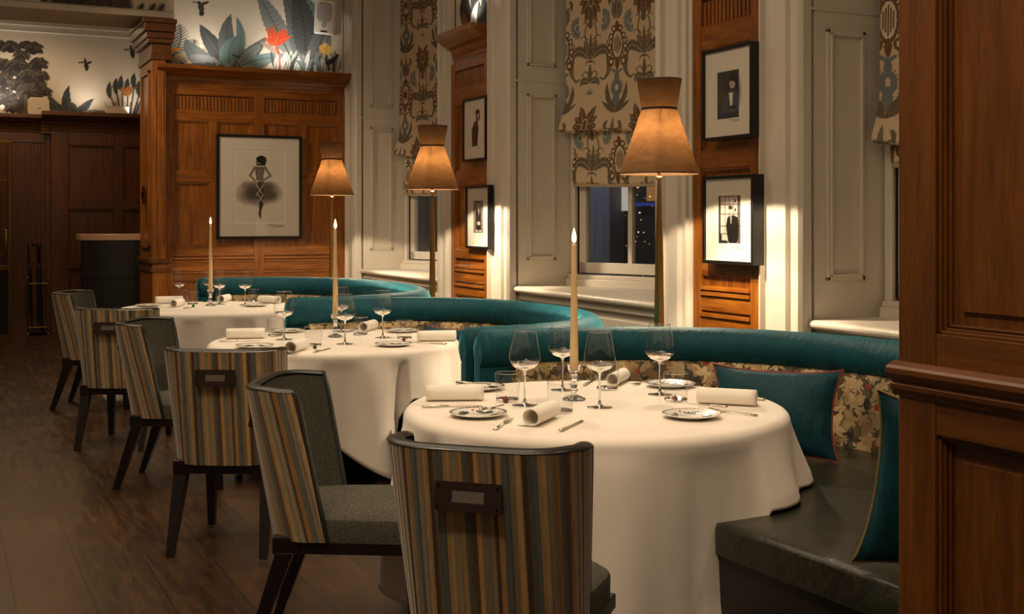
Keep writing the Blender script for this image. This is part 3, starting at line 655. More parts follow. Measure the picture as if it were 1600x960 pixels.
C.leaf((436,84), (420,74), (406,64), 4, S(176,150,128)); C.line([(436,84), (430,70)], .02, S(200,90,70), .012); C.line([(437,86), (437,110)], .012, S(190,110,96))
for i in range(16): t = i*.4; C.ell(508+9*cos(t)*random.random(), 79+9*sin(t)*random.random()*1.1, 4, 4, YL if i % 3 else S(240,200,110))
C.line([(510,88), (514,108)], .02, G3)
C.leaf((508,100), (520,96), (527,88), 4, DK); C.line([(524,92), (527,87)], .02, DK); C.line([(522,98), (521,112)], .008, DK)
for bx, by, sg in ((312, 12, 1),):
    C.leaf((bx, by-8), (bx+3, by), (bx+4, by+12), 4.5, S(70,66,48)); C.line([(bx-11, by-9), (bx-1, by-8)], .006, DK); C.leaf((bx, by-4), (bx+8, by-7), (bx+16, by-10), 2.6, S(90,70,60)); C.ell(bx-1, by-8, 3, 2.5, DK); C.ell(bx+3, by+9, 4, 4, S(50,46,36))
C.build(lambda U, V: (U, 0*U+YE-.012, V), 'wallpaper', 'wallpaper', wend)
# far wall
C = Canvas(-.4, 2.6, 2.84, 3.93, .009, WB); C.map = lambda px, py: on_y(px, py, YF-.012)
def palm(C, x, y, r, col, c2):
    C.ell(x, y+r*.2, r*.5, r*.45, DK)
    for i in range(26):
        t = -pi*.22+i*pi*1.44/25+random.uniform(-.1,.1); k = random.uniform(.75, 1.1); C.leaf((x, y), (x+r*.6*k*cos(t), y-r*.6*k*sin(t)-2), (x+r*.98*k*cos(t), y-r*.5*k*sin(t)+r*.35), r*.17, (col, DK, c2)[i % 3], DK, edge=.25, vw=.005)
PB, PC = S(66,58,50), S(104,92,76)
for x, y, r in ((34,86,15), (40,70,12), (16,110,18), (50,108,17), (30,132,20), (60,130,16), (0,70,14), (0,145,18), (38,160,18), (17,72,17), (52,74,18), (4,100,18), (28,100,20), (60,98,17), (8,125,20), (64,118,16), (44,118,19), (12,152,22), (70,142,14), (46,142,24), (20,168,15)): palm(C, x, y, r, PB, PC)
C.line(C.curve((35,188), (26,170), (36,150)), .05, PB, .03); C.line(C.curve((33,188), (44,172), (40,150)), .03, PC, .02)
for q in (((108,186), (80,170), (76,146), 9, G3), ((110,186), (98,160), (108,134), 8, S(58,62,64)), ((112,186), (118,168), (104,160), 9, G3), ((112,186), (130,170), (146,154), 7, G3), ((110,186), (92,178), (72,178), 8, TL_), ((114,186), (140,172), (170,176), 5, G2), ((110,188), (100,176), (88,160), 8, S(70,76,78))): C.leaf(*q[:4], q[4], DK, vw=.008, edge=.06)
for x, t in ((172,128), (182,122), (190,118), (200,122), (210,114), (218,126), (226,120)):
    C.line([(x*.45+196*.55, 186), (x, t+20)], .014, S(60,52,44), .008); C.leaf((x, t+26), (x-3, t+10), (x, t), 4.5, S(72,70,62), DK, vw=.006)
for x in (190, 204, 198): C.leaf((198,150), (x, 142), (x+3, 134), 4, S(176,110,50))
for i in range(14): x = 172+i*4; C.line([(x, 187), (x+random.uniform(-8,8), 160)], .008, S(60,52,44), .004)
for bx, by in ((135, 102), (207, 82)):
    C.leaf((bx-3, by-4), (bx+2, by+2), (bx, by+10), 3.6, DK); C.line([(bx-12, by-4), (bx-2, by-5)], .009, DK); C.leaf((bx, by-2), (bx-2, by-8), (bx-4, by-12), 2, DK); C.leaf((bx, by-2), (bx+5, by-4), (bx+9, by-6), 2, DK)
C.build(lambda U, V: (U, 0*U+YF-.012, V), 'wallpaper', 'wallpaper', wfar)
# beam face
C = Canvas(-.3, 2.34, 3.78, 4.5, .009, WB); C.map = lambda px, py: on_y(px, py, 13.39)
for i in range(30): x = 66+i*4.6; fern(C, (x, 20), (x+8, 8), (x+random.uniform(-8,16), -8), 7, random.choice([DK, S(84,72,60), PB]), 8, .012)
for x in (15, 218, 236, 250): fern(C, (x-6, 24), (x, 16), (x+6, 6), 6, DK, 8, .01)
C.build(lambda U, V: (U, 0*U+13.388, V), 'wallpaper', 'wallpaper', beam)
# pier strips above the cornice
for y0, y1 in ((9.54, 10.39), (5.69, 6.38)):
    C = Canvas(y0, y1, 3.2, 4.4, .008, WB); C.map = lambda px, py: on_x(px, py, XW+.05)
    for q in (((738,60), (722,20), (728,-20), 9, S(60,56,52)), ((742,60), (748,20), (738,-20), 9, G3), ((736,60), (726,40), (724,18), 5, S(150,96,50)), ((750,60), (762,30), (754,-10), 8, G3), ((744,60), (734,30), (748,0), 5, S(236,230,214))): C.leaf(*q[:4], q[4], DK, vw=.006)
    C.build(lambda U, V: (0*U+XW+.05, U, V), 'wallpaper', 'wallpaper', wall)

# -- near oak partition at the right
pt = empty('wall_partition', (1.98, 2.036, 0), kind='structure')
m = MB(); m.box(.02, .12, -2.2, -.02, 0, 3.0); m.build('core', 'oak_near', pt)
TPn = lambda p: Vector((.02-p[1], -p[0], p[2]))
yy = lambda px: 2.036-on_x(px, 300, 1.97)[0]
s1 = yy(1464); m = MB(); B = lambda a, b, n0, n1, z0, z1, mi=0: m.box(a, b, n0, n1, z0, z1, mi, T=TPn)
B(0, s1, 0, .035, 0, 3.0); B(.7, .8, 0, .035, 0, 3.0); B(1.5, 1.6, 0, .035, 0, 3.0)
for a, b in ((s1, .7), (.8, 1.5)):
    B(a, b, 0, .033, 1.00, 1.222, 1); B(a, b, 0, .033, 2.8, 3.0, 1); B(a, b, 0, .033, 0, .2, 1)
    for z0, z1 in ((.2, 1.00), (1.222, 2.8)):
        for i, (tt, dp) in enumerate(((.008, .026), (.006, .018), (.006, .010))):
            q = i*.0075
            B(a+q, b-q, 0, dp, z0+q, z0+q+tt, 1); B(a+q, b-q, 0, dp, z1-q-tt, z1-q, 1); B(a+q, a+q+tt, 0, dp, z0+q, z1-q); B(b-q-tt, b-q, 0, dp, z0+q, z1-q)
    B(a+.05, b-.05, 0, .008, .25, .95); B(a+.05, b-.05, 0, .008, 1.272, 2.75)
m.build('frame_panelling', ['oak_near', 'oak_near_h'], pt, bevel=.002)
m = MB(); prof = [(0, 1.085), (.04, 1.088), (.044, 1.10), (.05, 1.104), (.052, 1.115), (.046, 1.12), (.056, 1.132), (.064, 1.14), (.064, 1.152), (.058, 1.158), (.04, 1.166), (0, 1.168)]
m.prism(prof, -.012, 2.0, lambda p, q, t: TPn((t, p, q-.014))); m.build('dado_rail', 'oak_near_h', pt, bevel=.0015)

# ------------------------------------------------------------------ banquettes
def booth(cx, cy, rx, ry, nexp, label, inner=.95, near=0, far=0):
    e = empty('banquette', (cx, cy, 0), label=label, cat='banquette', group='curved teal banquettes along the window wall')
    N = 72; ts = np.linspace(-pi/2, pi/2, N)
    base = [(rx*abs(cos(t))**(2/nexp), ry*math.copysign(abs(sin(t))**(2/nexp), t)) for t in ts]
    # resample evenly
    fine = [(rx*abs(cos(t))**(2/nexp), ry*math.copysign(abs(sin(t))**(2/nexp), t)) for t in np.linspace(-pi/2, pi/2, 1800)]
    fine = [(-near*(1-i/100), -ry) for i in range(100)]+fine+[(-far*(i+1)/100, ry) for i in range(100)]
    d = [0]
    for i in range(1, 2000): d.append(d[-1]+math.dist(fine[i-1], fine[i]))
    path = []
    for s_ in np.linspace(0, d[-1], N):
        k = min(int(np.searchsorted(d, s_)), 1999); path.append(fine[k])
    tot = d[-1]
    nor = []
    for i in range(N):
        a, b = path[max(i-1, 0)], path[min(i+1, N-1)]; dx, dy = b[0]-a[0], b[1]-a[1]; l = math.hypot(dx, dy); nor.append((-dy/l, dx/l))   # inward
    nor = [(sum(nor[k][0] for k in range(max(0,i-3), min(N,i+4))), sum(nor[k][1] for k in range(max(0,i-3), min(N,i+4)))) for i in range(N)]
    nor = [(a/math.hypot(a,b), b/math.hypot(a,b)) for a, b in nor]; nor[0] = (0, 1); nor[-1] = (0, -1)
    def sweep(prof, name, mat, i0=0, i1=N, round_end=True, smooth=True, par=None, uvs=1.0, wob=0):
        m = MB(); R = []; UV = []; idx = list(range(i0, i1)); cz = sum(q for p, q in prof)/len(prof); co = sum(p for p, q in prof)/len(prof)
        rings = []
        if round_end: 
            for sh, sc in ((-.030, .55), (-.024, .84), (-.010, .96)): rings.append((idx[0], sh, sc))
        rings += [(i, 0, 1) for i in idx]
        if round_end:
            for sh, sc in ((-.010, .96), (-.024, .84), (-.030, .55)): rings.append((idx[-1], sh, sc))
        for (i, sh, sc) in rings:
            px, py = path[i]; nx, ny = nor[i]; row = []; ur = []; L = 0
            ex = (1 if sh else 0)*sh
            for j, (p, q) in enumerate(prof):
                pp = co+(p-co)*sc; zz = q if q < .02 else (cz+(q-cz)*(sc if q > cz else 1.0) if sc < 1 else q)
                if wob and q > .8: pp += wob*sin(i*2.3+j)*.5; zz += wob*sin(i*1.7)*.4
                row.append((px+nx*pp+ex*1.0, py+ny*pp, zz)); 
                if j: L += math.dist(prof[j], prof[j-1])
                ur.append((i/N*tot*uvs, L*uvs))
            R.append(row); UV.append(ur)
        m.grid(R, uv=UV, closed=True)
        n = len(prof); k = len(R)
        m.add(R[0], [list(range(n))], 0, UV[0]); m.add(R[-1], [list(range(n))[::-1]], 0, UV[-1])
        return m.build(name, mat, e, smooth=smooth, angle=50)
    # back body with the padded top roll
    roll = [(.065+.078*cos(t)*1.0, .862+.088*sin(t)) for t in np.linspace(radians(-75), radians(200), 22)]
    body = [(.0, .0), (.10, .0), (.10, .775)]+roll+[(.0, .80)]
    sweep(body, 'back', 'velvet', wob=.0025)
    # upholstered tapestry face
    pad = [(.09, .44), (.175, .46), (.185, .56), (.165, .60), (.178, .66), (.165, .72), (.150, .77), (.115, .79), (.09, .79)]
    sweep(pad, 'back_pad', 'tapestry', 2, N-2, round_end=False)
    # seat
    st = [(.11, .36), (.11, .465), (.30, .475), (inner*.75, .475), (inner-.06, .468), (inner-.015, .455), (inner, .43), (inner, .36)]
    sweep(st, 'seat', 'leather', 1, N-1, round_end=True)
    bs = [(.105, .03), (.105, .37), (inner-.012, .37), (inner-.012, .03)]
    sweep(bs, 'seat_base', 'leather_front', 1, N-1, round_end=False, smooth=False)
    return e
plain('leather_front', S(34,30,27), .42)
booth(2.15, 9.38, 1.40, 1.60, 2.5, near=.0, far=.0, inner=1.0, label= 'curved teal banquette around the farthest table, before the dancer picture')
booth(2.33, 6.47, 1.16, 1.25, 2.4, near=.0, far=.24, inner=.85, label= 'curved teal banquette around the middle table, between the other two')
booth(2.33, 3.71, 1.48, 1.46, 2.35, near=.0, far=.0, inner=1.04, label= 'nearest curved teal banquette, its dark leather seat showing at the right')
# cushions
def cushion(name, label, loc, rz, tilt, w, h, th, pip, group=None):
    e = empty(name, loc, rz, label, 'cushion', group)
    m = MB(); n = 18; F = []; Bk = []
    Rt = Matrix.Rotation(tilt, 4, 'X')
    def pt(i, j, sg):
        u, v = i/n*2-1, j/n*2-1
        pin = 1-.10*(1-abs(u)**2.2)*abs(v)**6; pin2 = 1-.10*(1-abs(v)**2.2)*abs(u)**6
        t = th/2*max(0, (1-abs(u)**2.6))**.55*max(0, (1-abs(v)**2.6))**.55
        t *= 1+.10*sin(5*u+2*v)*cos(4*v)
        return Rt @ Vector((u*w/2*pin2*(1+.04*abs(v)**4), sg*t, h/2+v*h/2*pin*(1+.04*abs(u)**4)))
    for sg in (-1, 1): m.grid([[pt(i, j, sg) for j in range(n+1)] for i in range(n+1)], flip=sg > 0)
    m.build('cushion_cover', 'cushion_velvet', e, smooth=True)
    m = MB(); ed = [pt(i, 0, 0) for i in range(n)]+[pt(n, j, 0) for j in range(n)]+[pt(n-i, n, 0) for i in range(n)]+[pt(0, n-j, 0) for j in range(n+1)]
    m.tube(ed, .0045, 6); m.build('piping', pip, e, smooth=True)
    return e
cx, cy = at_d(1205, 4.98)
cushion('cushion', 'teal velvet cushion with red piping leaning beside the nearest table', (cx, cy, .48), radians(-52), radians(-14), .54, .37, .15, 'piping_red')
cx, cy = at_d(1420, 3.05)
cushion('cushion', 'teal cushion with pale piping standing against the oak partition edge', (2.54, 2.44, .475), radians(-40), radians(10), .50, .50, .16, 'piping_gold').rotation_euler = (0, radians(7), radians(-40))
cx, cy = at_d(690, 7.3)
cushion('cushion', 'teal cushion with a red piped corner peeping out behind the middle table', (cx+.05, cy+.1, .48), radians(-60), radians(-14), .42, .33, .12, 'piping_red')

# ------------------------------------------------------------------ dining chairs
def chair_parts(e):
    H0, H1, TK = .39, .90, .045
    def outer(s, z):     # s in -1..1 along the wrap
        f = (z-H0)/(H1-H0); hw = .236+.034*f; dep = .19-.012*f; lean = .018+.085*f
        L1 = dep; rc = .135; a = abs(s); tot = (dep-rc)+rc*pi/2+(hw-rc); q = a*tot
        seg = hw-rc
        if q < seg: x = q; y = .022*(1-(q/hw)**2)*-1; nx, ny = .05*q/hw, -1
        elif q < seg+rc*pi/2:
            t = (q-seg)/rc; x = seg+rc*sin(t); y = rc*(1-cos(t))-.022*(1-(min(x, hw)/hw)**2); nx, ny = sin(t), -cos(t)
        else:
            r = q-seg-rc*pi/2; x = hw+.0*r; y = rc+r; nx, ny = 1, 0
        sg = 1 if s >= 0 else -1; l = math.hypot(nx, ny)
        return Vector((sg*x, -.235-lean+y, z)), Vector((sg*nx/l, ny/l, 0)), sg*q
    ss = np.linspace(-1, 1, 49); zs = np.linspace(H0, H1, 11)
    def zt(s, z):        # wings drop a touch at the front edge
        return z-.006*max(0, (abs(s)-.7)/.3)*(z-H0)/(H1-H0)
    m = MB(); P = []; UV = []
    for z in zs:
        r = []; u = []
        for s in ss: p, nn, q = outer(s, z); r.append((p.x, p.y, zt(s, z))); u.append((q, z))
        P.append(r); UV.append(u)
    m.grid(P, uv=UV)
    m.build('back_shell', 'stripe', e, smooth=True)
    m = MB(); P = []
    for z in zs:
        r = []
        for s in ss:
            p, nn, q = outer(s, z); p = p-nn*TK*(.95 if abs(s) < .97 else .9); r.append((p.x, p.y, zt(s, z)+(.0 if z < H1 else -.006)))
        P.append(r)
    m.grid(P, flip=True); m.build('back_lining', 'tweed', e, smooth=True)
    # leather edging over the top and down both wing fronts
    m = MB(); path = [(-1, z) for z in zs]+[(s, H1) for s in ss[1:-1]]+[(1, z) for z in zs[::-1]]
    P = []
    for (s, z) in path:
        p, nn, q = outer(s, z); top = abs(s) < .999; row = []
        for k in range(9):
            t = pi*k/8; off = -TK*(.5-.5*cos(t)); bul = .010*sin(t)+.0015
            row.append(p+nn*off+nn*.0015*(1 if k == 0 else 0)+(Vector((0, 0, bul)) if (top or z >= H1-.001) else Vector((0, bul, 0)))+(Vector((0, bul, 0)) if not top else Vector((0,0,0)))*0)
        P.append([(a.x, a.y, zt(s, a.z) if True else a.z) for a in row])
    m.grid(P); m.build('edge_trim', 'trim_leather', e, smooth=True)
    # seat cushion
    m = MB(); n = 16
    def sp(u, v, top):
        hw = .205+.030*(v*.5+.5); x = u*hw; y = .015+v*.255
        ed = max(abs(u), abs(v)); k = (abs(u)**6+abs(v)**6)**(1/6)
        if k > 0: sc = ed/k if ed else 1; x *= sc; y = .015+(y-.015)*sc
        rr = max(0, min(1, (1-ed)/.16)); z = .462+.026*sin(pi/2*rr)+.016*(1-u*u)*(1-v*v)
        return (x, y, z if top else .385)
    rows = [[sp(i/n*2-1, j/n*2-1, True) for j in range(n+1)] for i in range(n+1)]
    m.grid(rows)
    rim = [rows[i][0] for i in range(n)]+[rows[n][j] for j in range(n)]+[rows[n-i][n] for i in range(n)]+[rows[0][n-j] for j in range(n)]
    lev = [[(x, y, z) for x, y, z in rim], [(x*1.018, .015+(y-.015)*1.018, z-.012) for x, y, z in rim], [(x*1.012, .015+(y-.015)*1.012, .385) for x, y, z in rim]]
    m.grid(lev, closed=True, flip=False); m.build('seat', 'tweed', e, smooth=True)
    m = MB(); m.prism([(-.215, -.22), (.215, -.22), (.232, .262), (-.232, .262)], .345, .39, lambda p, q, t: (p, q, t))
    m.prism([(-.225, -.245), (.225, -.245), (.22, -.15), (-.22, -.15)], .345, .405, lambda p, q, t: (p, q, t)); m.build('seat_rail', 'leg_wood', e, bevel=.005)
    for sx in (-1, 1):
        for (y0, y1, w0, w1, dx) in ((-.205, -.325, .030, .017, .012), (.225, .245, .026, .017, .004)):
            m = MB(); vs = []
            for (yc, w, z, xo) in ((y1, w1, 0, sx*(.195+dx)), (y0, w0, .35, sx*.195)):
                vs += [(xo-w, yc-w, z), (xo+w, yc-w, z), (xo+w, yc+w, z), (xo-w, yc+w, z)]
            m.add(vs, [(0,3,2,1),(4,5,6,7),(0,1,5,4),(1,2,6,5),(2,3,7,6),(3,0,4,7)]); m.build('leg', 'leg_wood', e, bevel=.003)
    # grab-handle plate let into the back
    p, nn, q = outer(0, .785); f = Vector((0, -1, -.175)).normalized(); rot = Matrix.Rotation(atan(-.175)*1, 4, 'X')
    def T(v): return Vector((0, p.y-.004, .785))+rot @ Vector(v)
    m = MB(); hw, hh, sw, sh = .088, .036, .043, .014
    for a in ((-hw, hw, -.010, .012, sh, hh), (-hw, hw, -.010, .012, -hh, -sh), (-hw, -sw, -.010, .012, -sh, sh), (sw, hw, -.010, .012, -sh, sh)): m.box(*a, T=T)
    pl = m.build('handle_plate', 'plate_dark', e)
    m = MB(); m.box(-sw, sw, -.0062, .010, -sh, sh, T=T); m.box(-sw, sw, -.0095, -.006, -sh, -sh+.004, T=T); m.box(-sw, sw, -.0085, -.006, sh-.011, sh-.006, T=T); m.build('handle_slot', 'chrome', e)
    for sx in (-1, 1):
        for sz in (-1, 1):
            m = MB(); c = T((sx*.078, -.010, sz*.026)); m.tube([c, c+Vector((0, -.003, 0))], .0035, 10); m.build('screw', 'bronze', e)
plain('plate_dark', S(42,26,20), .28, Coat_Weight=.4)
CH6 = []
def place_chair(bx, by, az, label):
    a = radians(az); loc = (bx+.30*sin(a), by+.30*cos(a), 0)
    if not CH6:
        e = empty('dining_chair'); chair_parts(e); CH6.append(e)
    else: e = copy_tree(CH6[0])
    e.location = loc; e.rotation_euler = (0, 0, -a)
    tag(e, label, 'chair', 'striped dining chairs along the tables'); return e
place_chair(1.215, 2.715, 44, 'striped-back dining chair nearest the viewer, seen from behind')
place_chair(1.07, 4.16, 118, 'dining chair turned sideways directly left of the nearest chair')
place_chair(1.11, 5.23, 29, 'striped-back dining chair with handle plate, at the middle table')
place_chair(1.00, 6.95, 118, 'sideways dining chair behind the middle table\'s striped-back chair')
place_chair(1.0, 7.95, 28, 'small striped-back dining chair with handle plate at the farthest table')
place_chair(.91, 10.0, 114, 'farthest dining chair, leftmost of the row, turned sideways')

# ------------------------------------------------------------------ tables and cloths
TABS = [(2.30, 4.00, .735, 'nearest'), (2.15, 6.86, .74, 'middle'), (2.04, 9.92, .74, 'farthest')]
def table(cx, cy, R, which, bc, seed, low, hb=.30, amp0=.16):
    e = empty('dining_table', (cx, cy, 0), label='%s round dining table hidden under its white cloth' % which, cat='table', group='round tables')
    m = MB(); m.lathe([(0, .715), (R-.02, .715), (R-.01, .722), (R-.01, .742), (R-.02, .746), (0, .746)], 48); m.build('tabletop', 'leg_wood', e, smooth=True, angle=40)
    m = MB(); m.lathe([(.16, 0), (.16, .02), (.06, .05), (.045, .1), (.045, .66), (.12, .715)], 24, cap0=True); m.build('pedestal', 'leg_wood', e, smooth=True, angle=40)
    # cloth
    rs = random.Random(seed); ph = [rs.uniform(0, 2*pi) for _ in range(6)]; A = 240; rows = []
    bcx, bcy = bc
    rr = list(np.linspace(0, R-.03, 9))
    for r in rr: rows.append([(r*cos(2*pi*k/A), r*sin(2*pi*k/A), .7525) for k in range(A)])
    for t in np.linspace(pi/10, pi/2, 5): rows.append([((R-.03+.036*sin(t))*cos(2*pi*k/A), (R-.03+.036*sin(t))*sin(2*pi*k/A), .7525-.036*(1-cos(t))) for k in range(A)])
    ND = 22
    hem = []; 
    for k in range(A):
        a = 2*pi*k/A; g = max(abs(cos(2*(a-low)))-.25, 0)/.75; h = hb-(hb-.04)*g**1.2
        x = cx+(R+.05)*cos(a)
        xs = bc[0]+.19
        if x > xs: h = .482                       # rests on the banquette seat
        elif x > xs-.04: h = h+(.482-h)*(x-xs+.04)/.04
        hem.append(h)
    hem = [sum(hem[(k+j) % A] for j in (-1, 0, 1))/3 for k in range(A)]
    for i in range(1, ND+1):
        f = i/ND; row = []
        for k in range(A):
            a = 2*pi*k/A; zb = .7165; z = zb+(hem[k]-zb)*f; dz = zb-z
            fold = (2*abs(sin(4.5*a+ph[0]+.5*sin(2*a+ph[3])))-1.1)*.62+sin(14*a+ph[1]+.8*sin(3*a))*.30+sin(5*a+ph[2])*.35
            fold = math.copysign(abs(fold)**.8, fold); nb = math.exp(-((a-radians(-78)+pi) % (2*pi)-pi)**2/.05)
            amp = amp0*(min(1, dz/.52))**.62*(1+.3*sin(3*a+ph[4]))*(1 if dz > .04 else dz/.04)
            x = cx+R*cos(a)
            r = R+.006+amp*(fold-.25)*.8+.03*dz/.6+.075*nb*dz/.5
            if hem[k] > .45: r = R+.006+.05*fold*min(1, dz/.2)*.8+.32*dz**1.2
            row.append((r*cos(a+.03*fold*dz), r*sin(a+.03*fold*dz), z))
        rows.append(row)
    m = MB(); m.grid(rows, closed=True)
    o = m.build('tablecloth', 'cloth', smooth=True, solid=.0018); o.location = (cx, cy, 0)
    tag(o, 'white floor-length cloth draped over the %s round table' % which, 'tablecloth', 'white tablecloths')
table(*TABS[0], (2.33, 3.68), 5, radians(-62), .12, .115); table(*TABS[1], (2.15, 6.47), 11, radians(-75), .30, .19); table(*TABS[2], (2.04, 9.38), 23, radians(-75))
ZT = .7535

# ------------------------------------------------------------------ tableware (prototypes, then copies)
def wine_parts(e):
    m = MB(); prof = [(.0545, .166), (.0600, .175), (.0615, .182), (.0610, .196), (.056, .225), (.0495, .260), (.0445, .288)]
    m.lathe(prof, 28); m.lathe([(.0445, .288), (.0452, .2895), (.0448, .291)], 28); m.build('bowl', 'thin_glass', e, smooth=True)
    m = MB(); m.lathe([(.0, .1475), (.022, .150), (.040, .1575), (.0535, .1675), (.0548, .1645), (.041, .149), (.022, .1415), (.009, .138), (.005, .130), (.0042, .115), (.0036, .07), (.0042, .03), (.007, .012), (.018, .0055), (.049, .0028), (.0505, .0015), (.049, 0), (0, 0)], 24); m.build('stem', 'glass', e, smooth=True)
    m = MB(); m.lathe([(.0435+.0009*cos(t), .290+.0009*sin(t)) for t in np.linspace(0, 2*pi, 7)], 28); m.build('rim', 'glass', e, smooth=True)
def tumbler_parts(e):
    m = MB(); m.lathe([(0, .010), (.040, .010), (.0445, .016), (.048, .05), (.0505, .112)], 28); m.build('bowl', 'thin_glass', e, smooth=True)
    m = MB(); m.lathe([(0, .009), (.040, .009), (.0455, .012), (.0455, .003), (.043, 0), (0, 0)], 24); m.build('base', 'glass', e, smooth=True); m = MB(); m.lathe([(.0500+.0010*cos(t), .112+.0010*sin(t)) for t in np.linspace(0, 2*pi, 7)], 28); m.build('rim', 'glass', e, smooth=True)
def holder_parts(e):
    m = MB(); prof = [(0, 0), (.046, 0), (.047, .005), (.036, .011), (.030, .014), (.014, .021), (.010, .03), (.0165, .036), (.017, .041), (.011, .046), (.0135, .052), (.0135, .078), (.010, .084), (.0175, .090), (.019, .095), (.012, .101), (.010, .106), (.020, .112), (.0265, .122), (.028, .143), (.026, .1435), (.0235, .126), (.0185, .119), (.0, .118)]
    m.lathe(prof, 16); m.build('candle_holder', 'glass', e, smooth=True, angle=35)
def candle_parts(e, L):
    m = MB(); m.lathe([(0, 0), (.0170, 0), (.0176, .02), (.0125, L*.65), (.0095, L-.008), (.0075, L), (0, L-.002)], 16); m.build('wax_stick', 'wax', e, smooth=True)
    m = MB(); m.tube([(0,0,L-.003), (.0005,0,L+.009)], .0011, 6); m.build('wick', 'wick', e)
    m = MB(); m.lathe([(0, L+.003), (.0060, L+.008), (.0090, L+.018), (.0085, L+.030), (.0048, L+.048), (.0015, L+.060), (0, L+.064)], 12); m.build('flame', 'flame', e, smooth=True)
def plate_parts(e):
    m = MB(); m.lathe([(0, .006), (.062, .006), (.070, .008), (.090, .0155), (.106, .0185), (.108, .0175), (.107, .0155), (.092, .011), (.068, .003), (.060, 0), (0, 0)], 48)
    m.build('dish', 'porcelain', e, smooth=True)
    m = MB(); R2 = random.Random(3)
    def zr(r): return float(np.interp(r, [0, .062, .070, .090, .106], [.006, .006, .008, .0155, .0185]))+.0009
    def blob(x, y, a, L, w, mi=0):
        pts = [(-L/2, 0), (-L*.2, w), (L*.25, w*.8), (L/2, 0), (L*.25, -w*.8), (-L*.2, -w)]
        vs = []
        for p, q in pts: X = x+p*cos(a)-q*sin(a); Y = y+p*sin(a)+q*cos(a); vs.append((X, Y, zr(math.hypot(X, Y))))
        m.add(vs, [list(range(6))], mi)
    for k in range(44): a = 2*pi*k/44; blob(.1005*cos(a), .1005*sin(a), a+pi/2, .0105, .0042)
    for b in range(4):
        a0 = b*pi/2+.4
        for k in range(7): t = a0+(k-3)*.27; blob(.030*cos(a0)+.034*cos(t)*(.8+.2*cos(k)), .030*sin(a0)+.034*sin(t), t, .036, .0046)
        blob(.078*cos(a0+.7), .078*sin(a0+.7), a0, .012, .005, 1); blob(.070*cos(a0+.5), .070*sin(a0+.5), a0+1, .010, .004)
    m.build('painted_decoration', ['china_green', 'china_red'], e)
def napkin_parts(e):
    m = MB(); P = []; n = 46; R0 = .031; W = .23
    for i in range(n+1):
        t = i/n*2*pi*1.55; r = R0*(1-.10*t/(2*pi*1.55)); a = -pi/2-.45-t; P.append((r*cos(a), R0+r*sin(a)*.98))
    tail = [(P[0][0]+.062-k*.0124, .0016+.0006*k) for k in range(5)]
    pr = tail+P; wv = np.linspace(-W/2, W/2, 9)
    m.grid([[(y+.0016*sin(i*.6), p, q+.002) for (p, q) in pr] for i, y in enumerate(wv)])
    m.build('rolled_linen', 'napkin', e, smooth=True, solid=.0026)
def knife_parts(e, L=.235, small=False):
    hl = L*.45
    m = MB(); pts = [(-L/2, 0, .006), (-L/2+.006, 0, .006), (-L/2+hl*.5, 0, .006), (-L/2+hl*.9, 0, .005), (-L/2+hl, 0, .004)]; m.tube(pts, [.007, .0088, .0072, .0055, .0045], 8, sx=.62); m.build('handle', 'silver', e, smooth=True)
    m = MB(); a = -L/2+hl; poly = [(a, -.0045), (a+.012, -.0075), (L/2-.03, -.009), (L/2-.008, -.005), (L/2, .004), (L/2-.02, .006), (a, .0045)]
    m.prism(poly, .0028, .0046, lambda p, q, t: (p, q, t)); m.build('blade', 'silver', e)
def fork_parts(e):
    m = MB(); m.tube([(-.1, 0, .004), (-.06, 0, .006), (0, 0, .007), (.035, 0, .006)], [.0085, .006, .0032, .004], 8, sx=.4); m.build('handle', 'silver', e, smooth=True)
    m = MB(); m.prism([(.03, -.004), (.05, -.012), (.062, -.0125), (.062, .0125), (.05, .012), (.03, .004)], .004, .006, lambda p, q, t: (p, q, t))
    for k in range(4): y = -.0105+k*.007; m.tube([(.060, y, .005), (.085, y, .006), (.105, y, .010)], [.0022, .002, .0012], 6)
    m.build('tines', 'silver', e, smooth=True, angle=40)
def berry_parts(e, mat):
    m = MB(); m.lathe([(0, 0)]+[(.0115*sin(t), .0115-.0115*cos(t)) for t in np.linspace(.2, pi-.2, 9)]+[(0, .023)], 14); m.build('ball', mat, e, smooth=True)
    m = MB(); m.tube([(0,0,.022), (.003,.001,.028)], .0014, 6); m.build('stalk', 'wick', e)
PROTO = {}
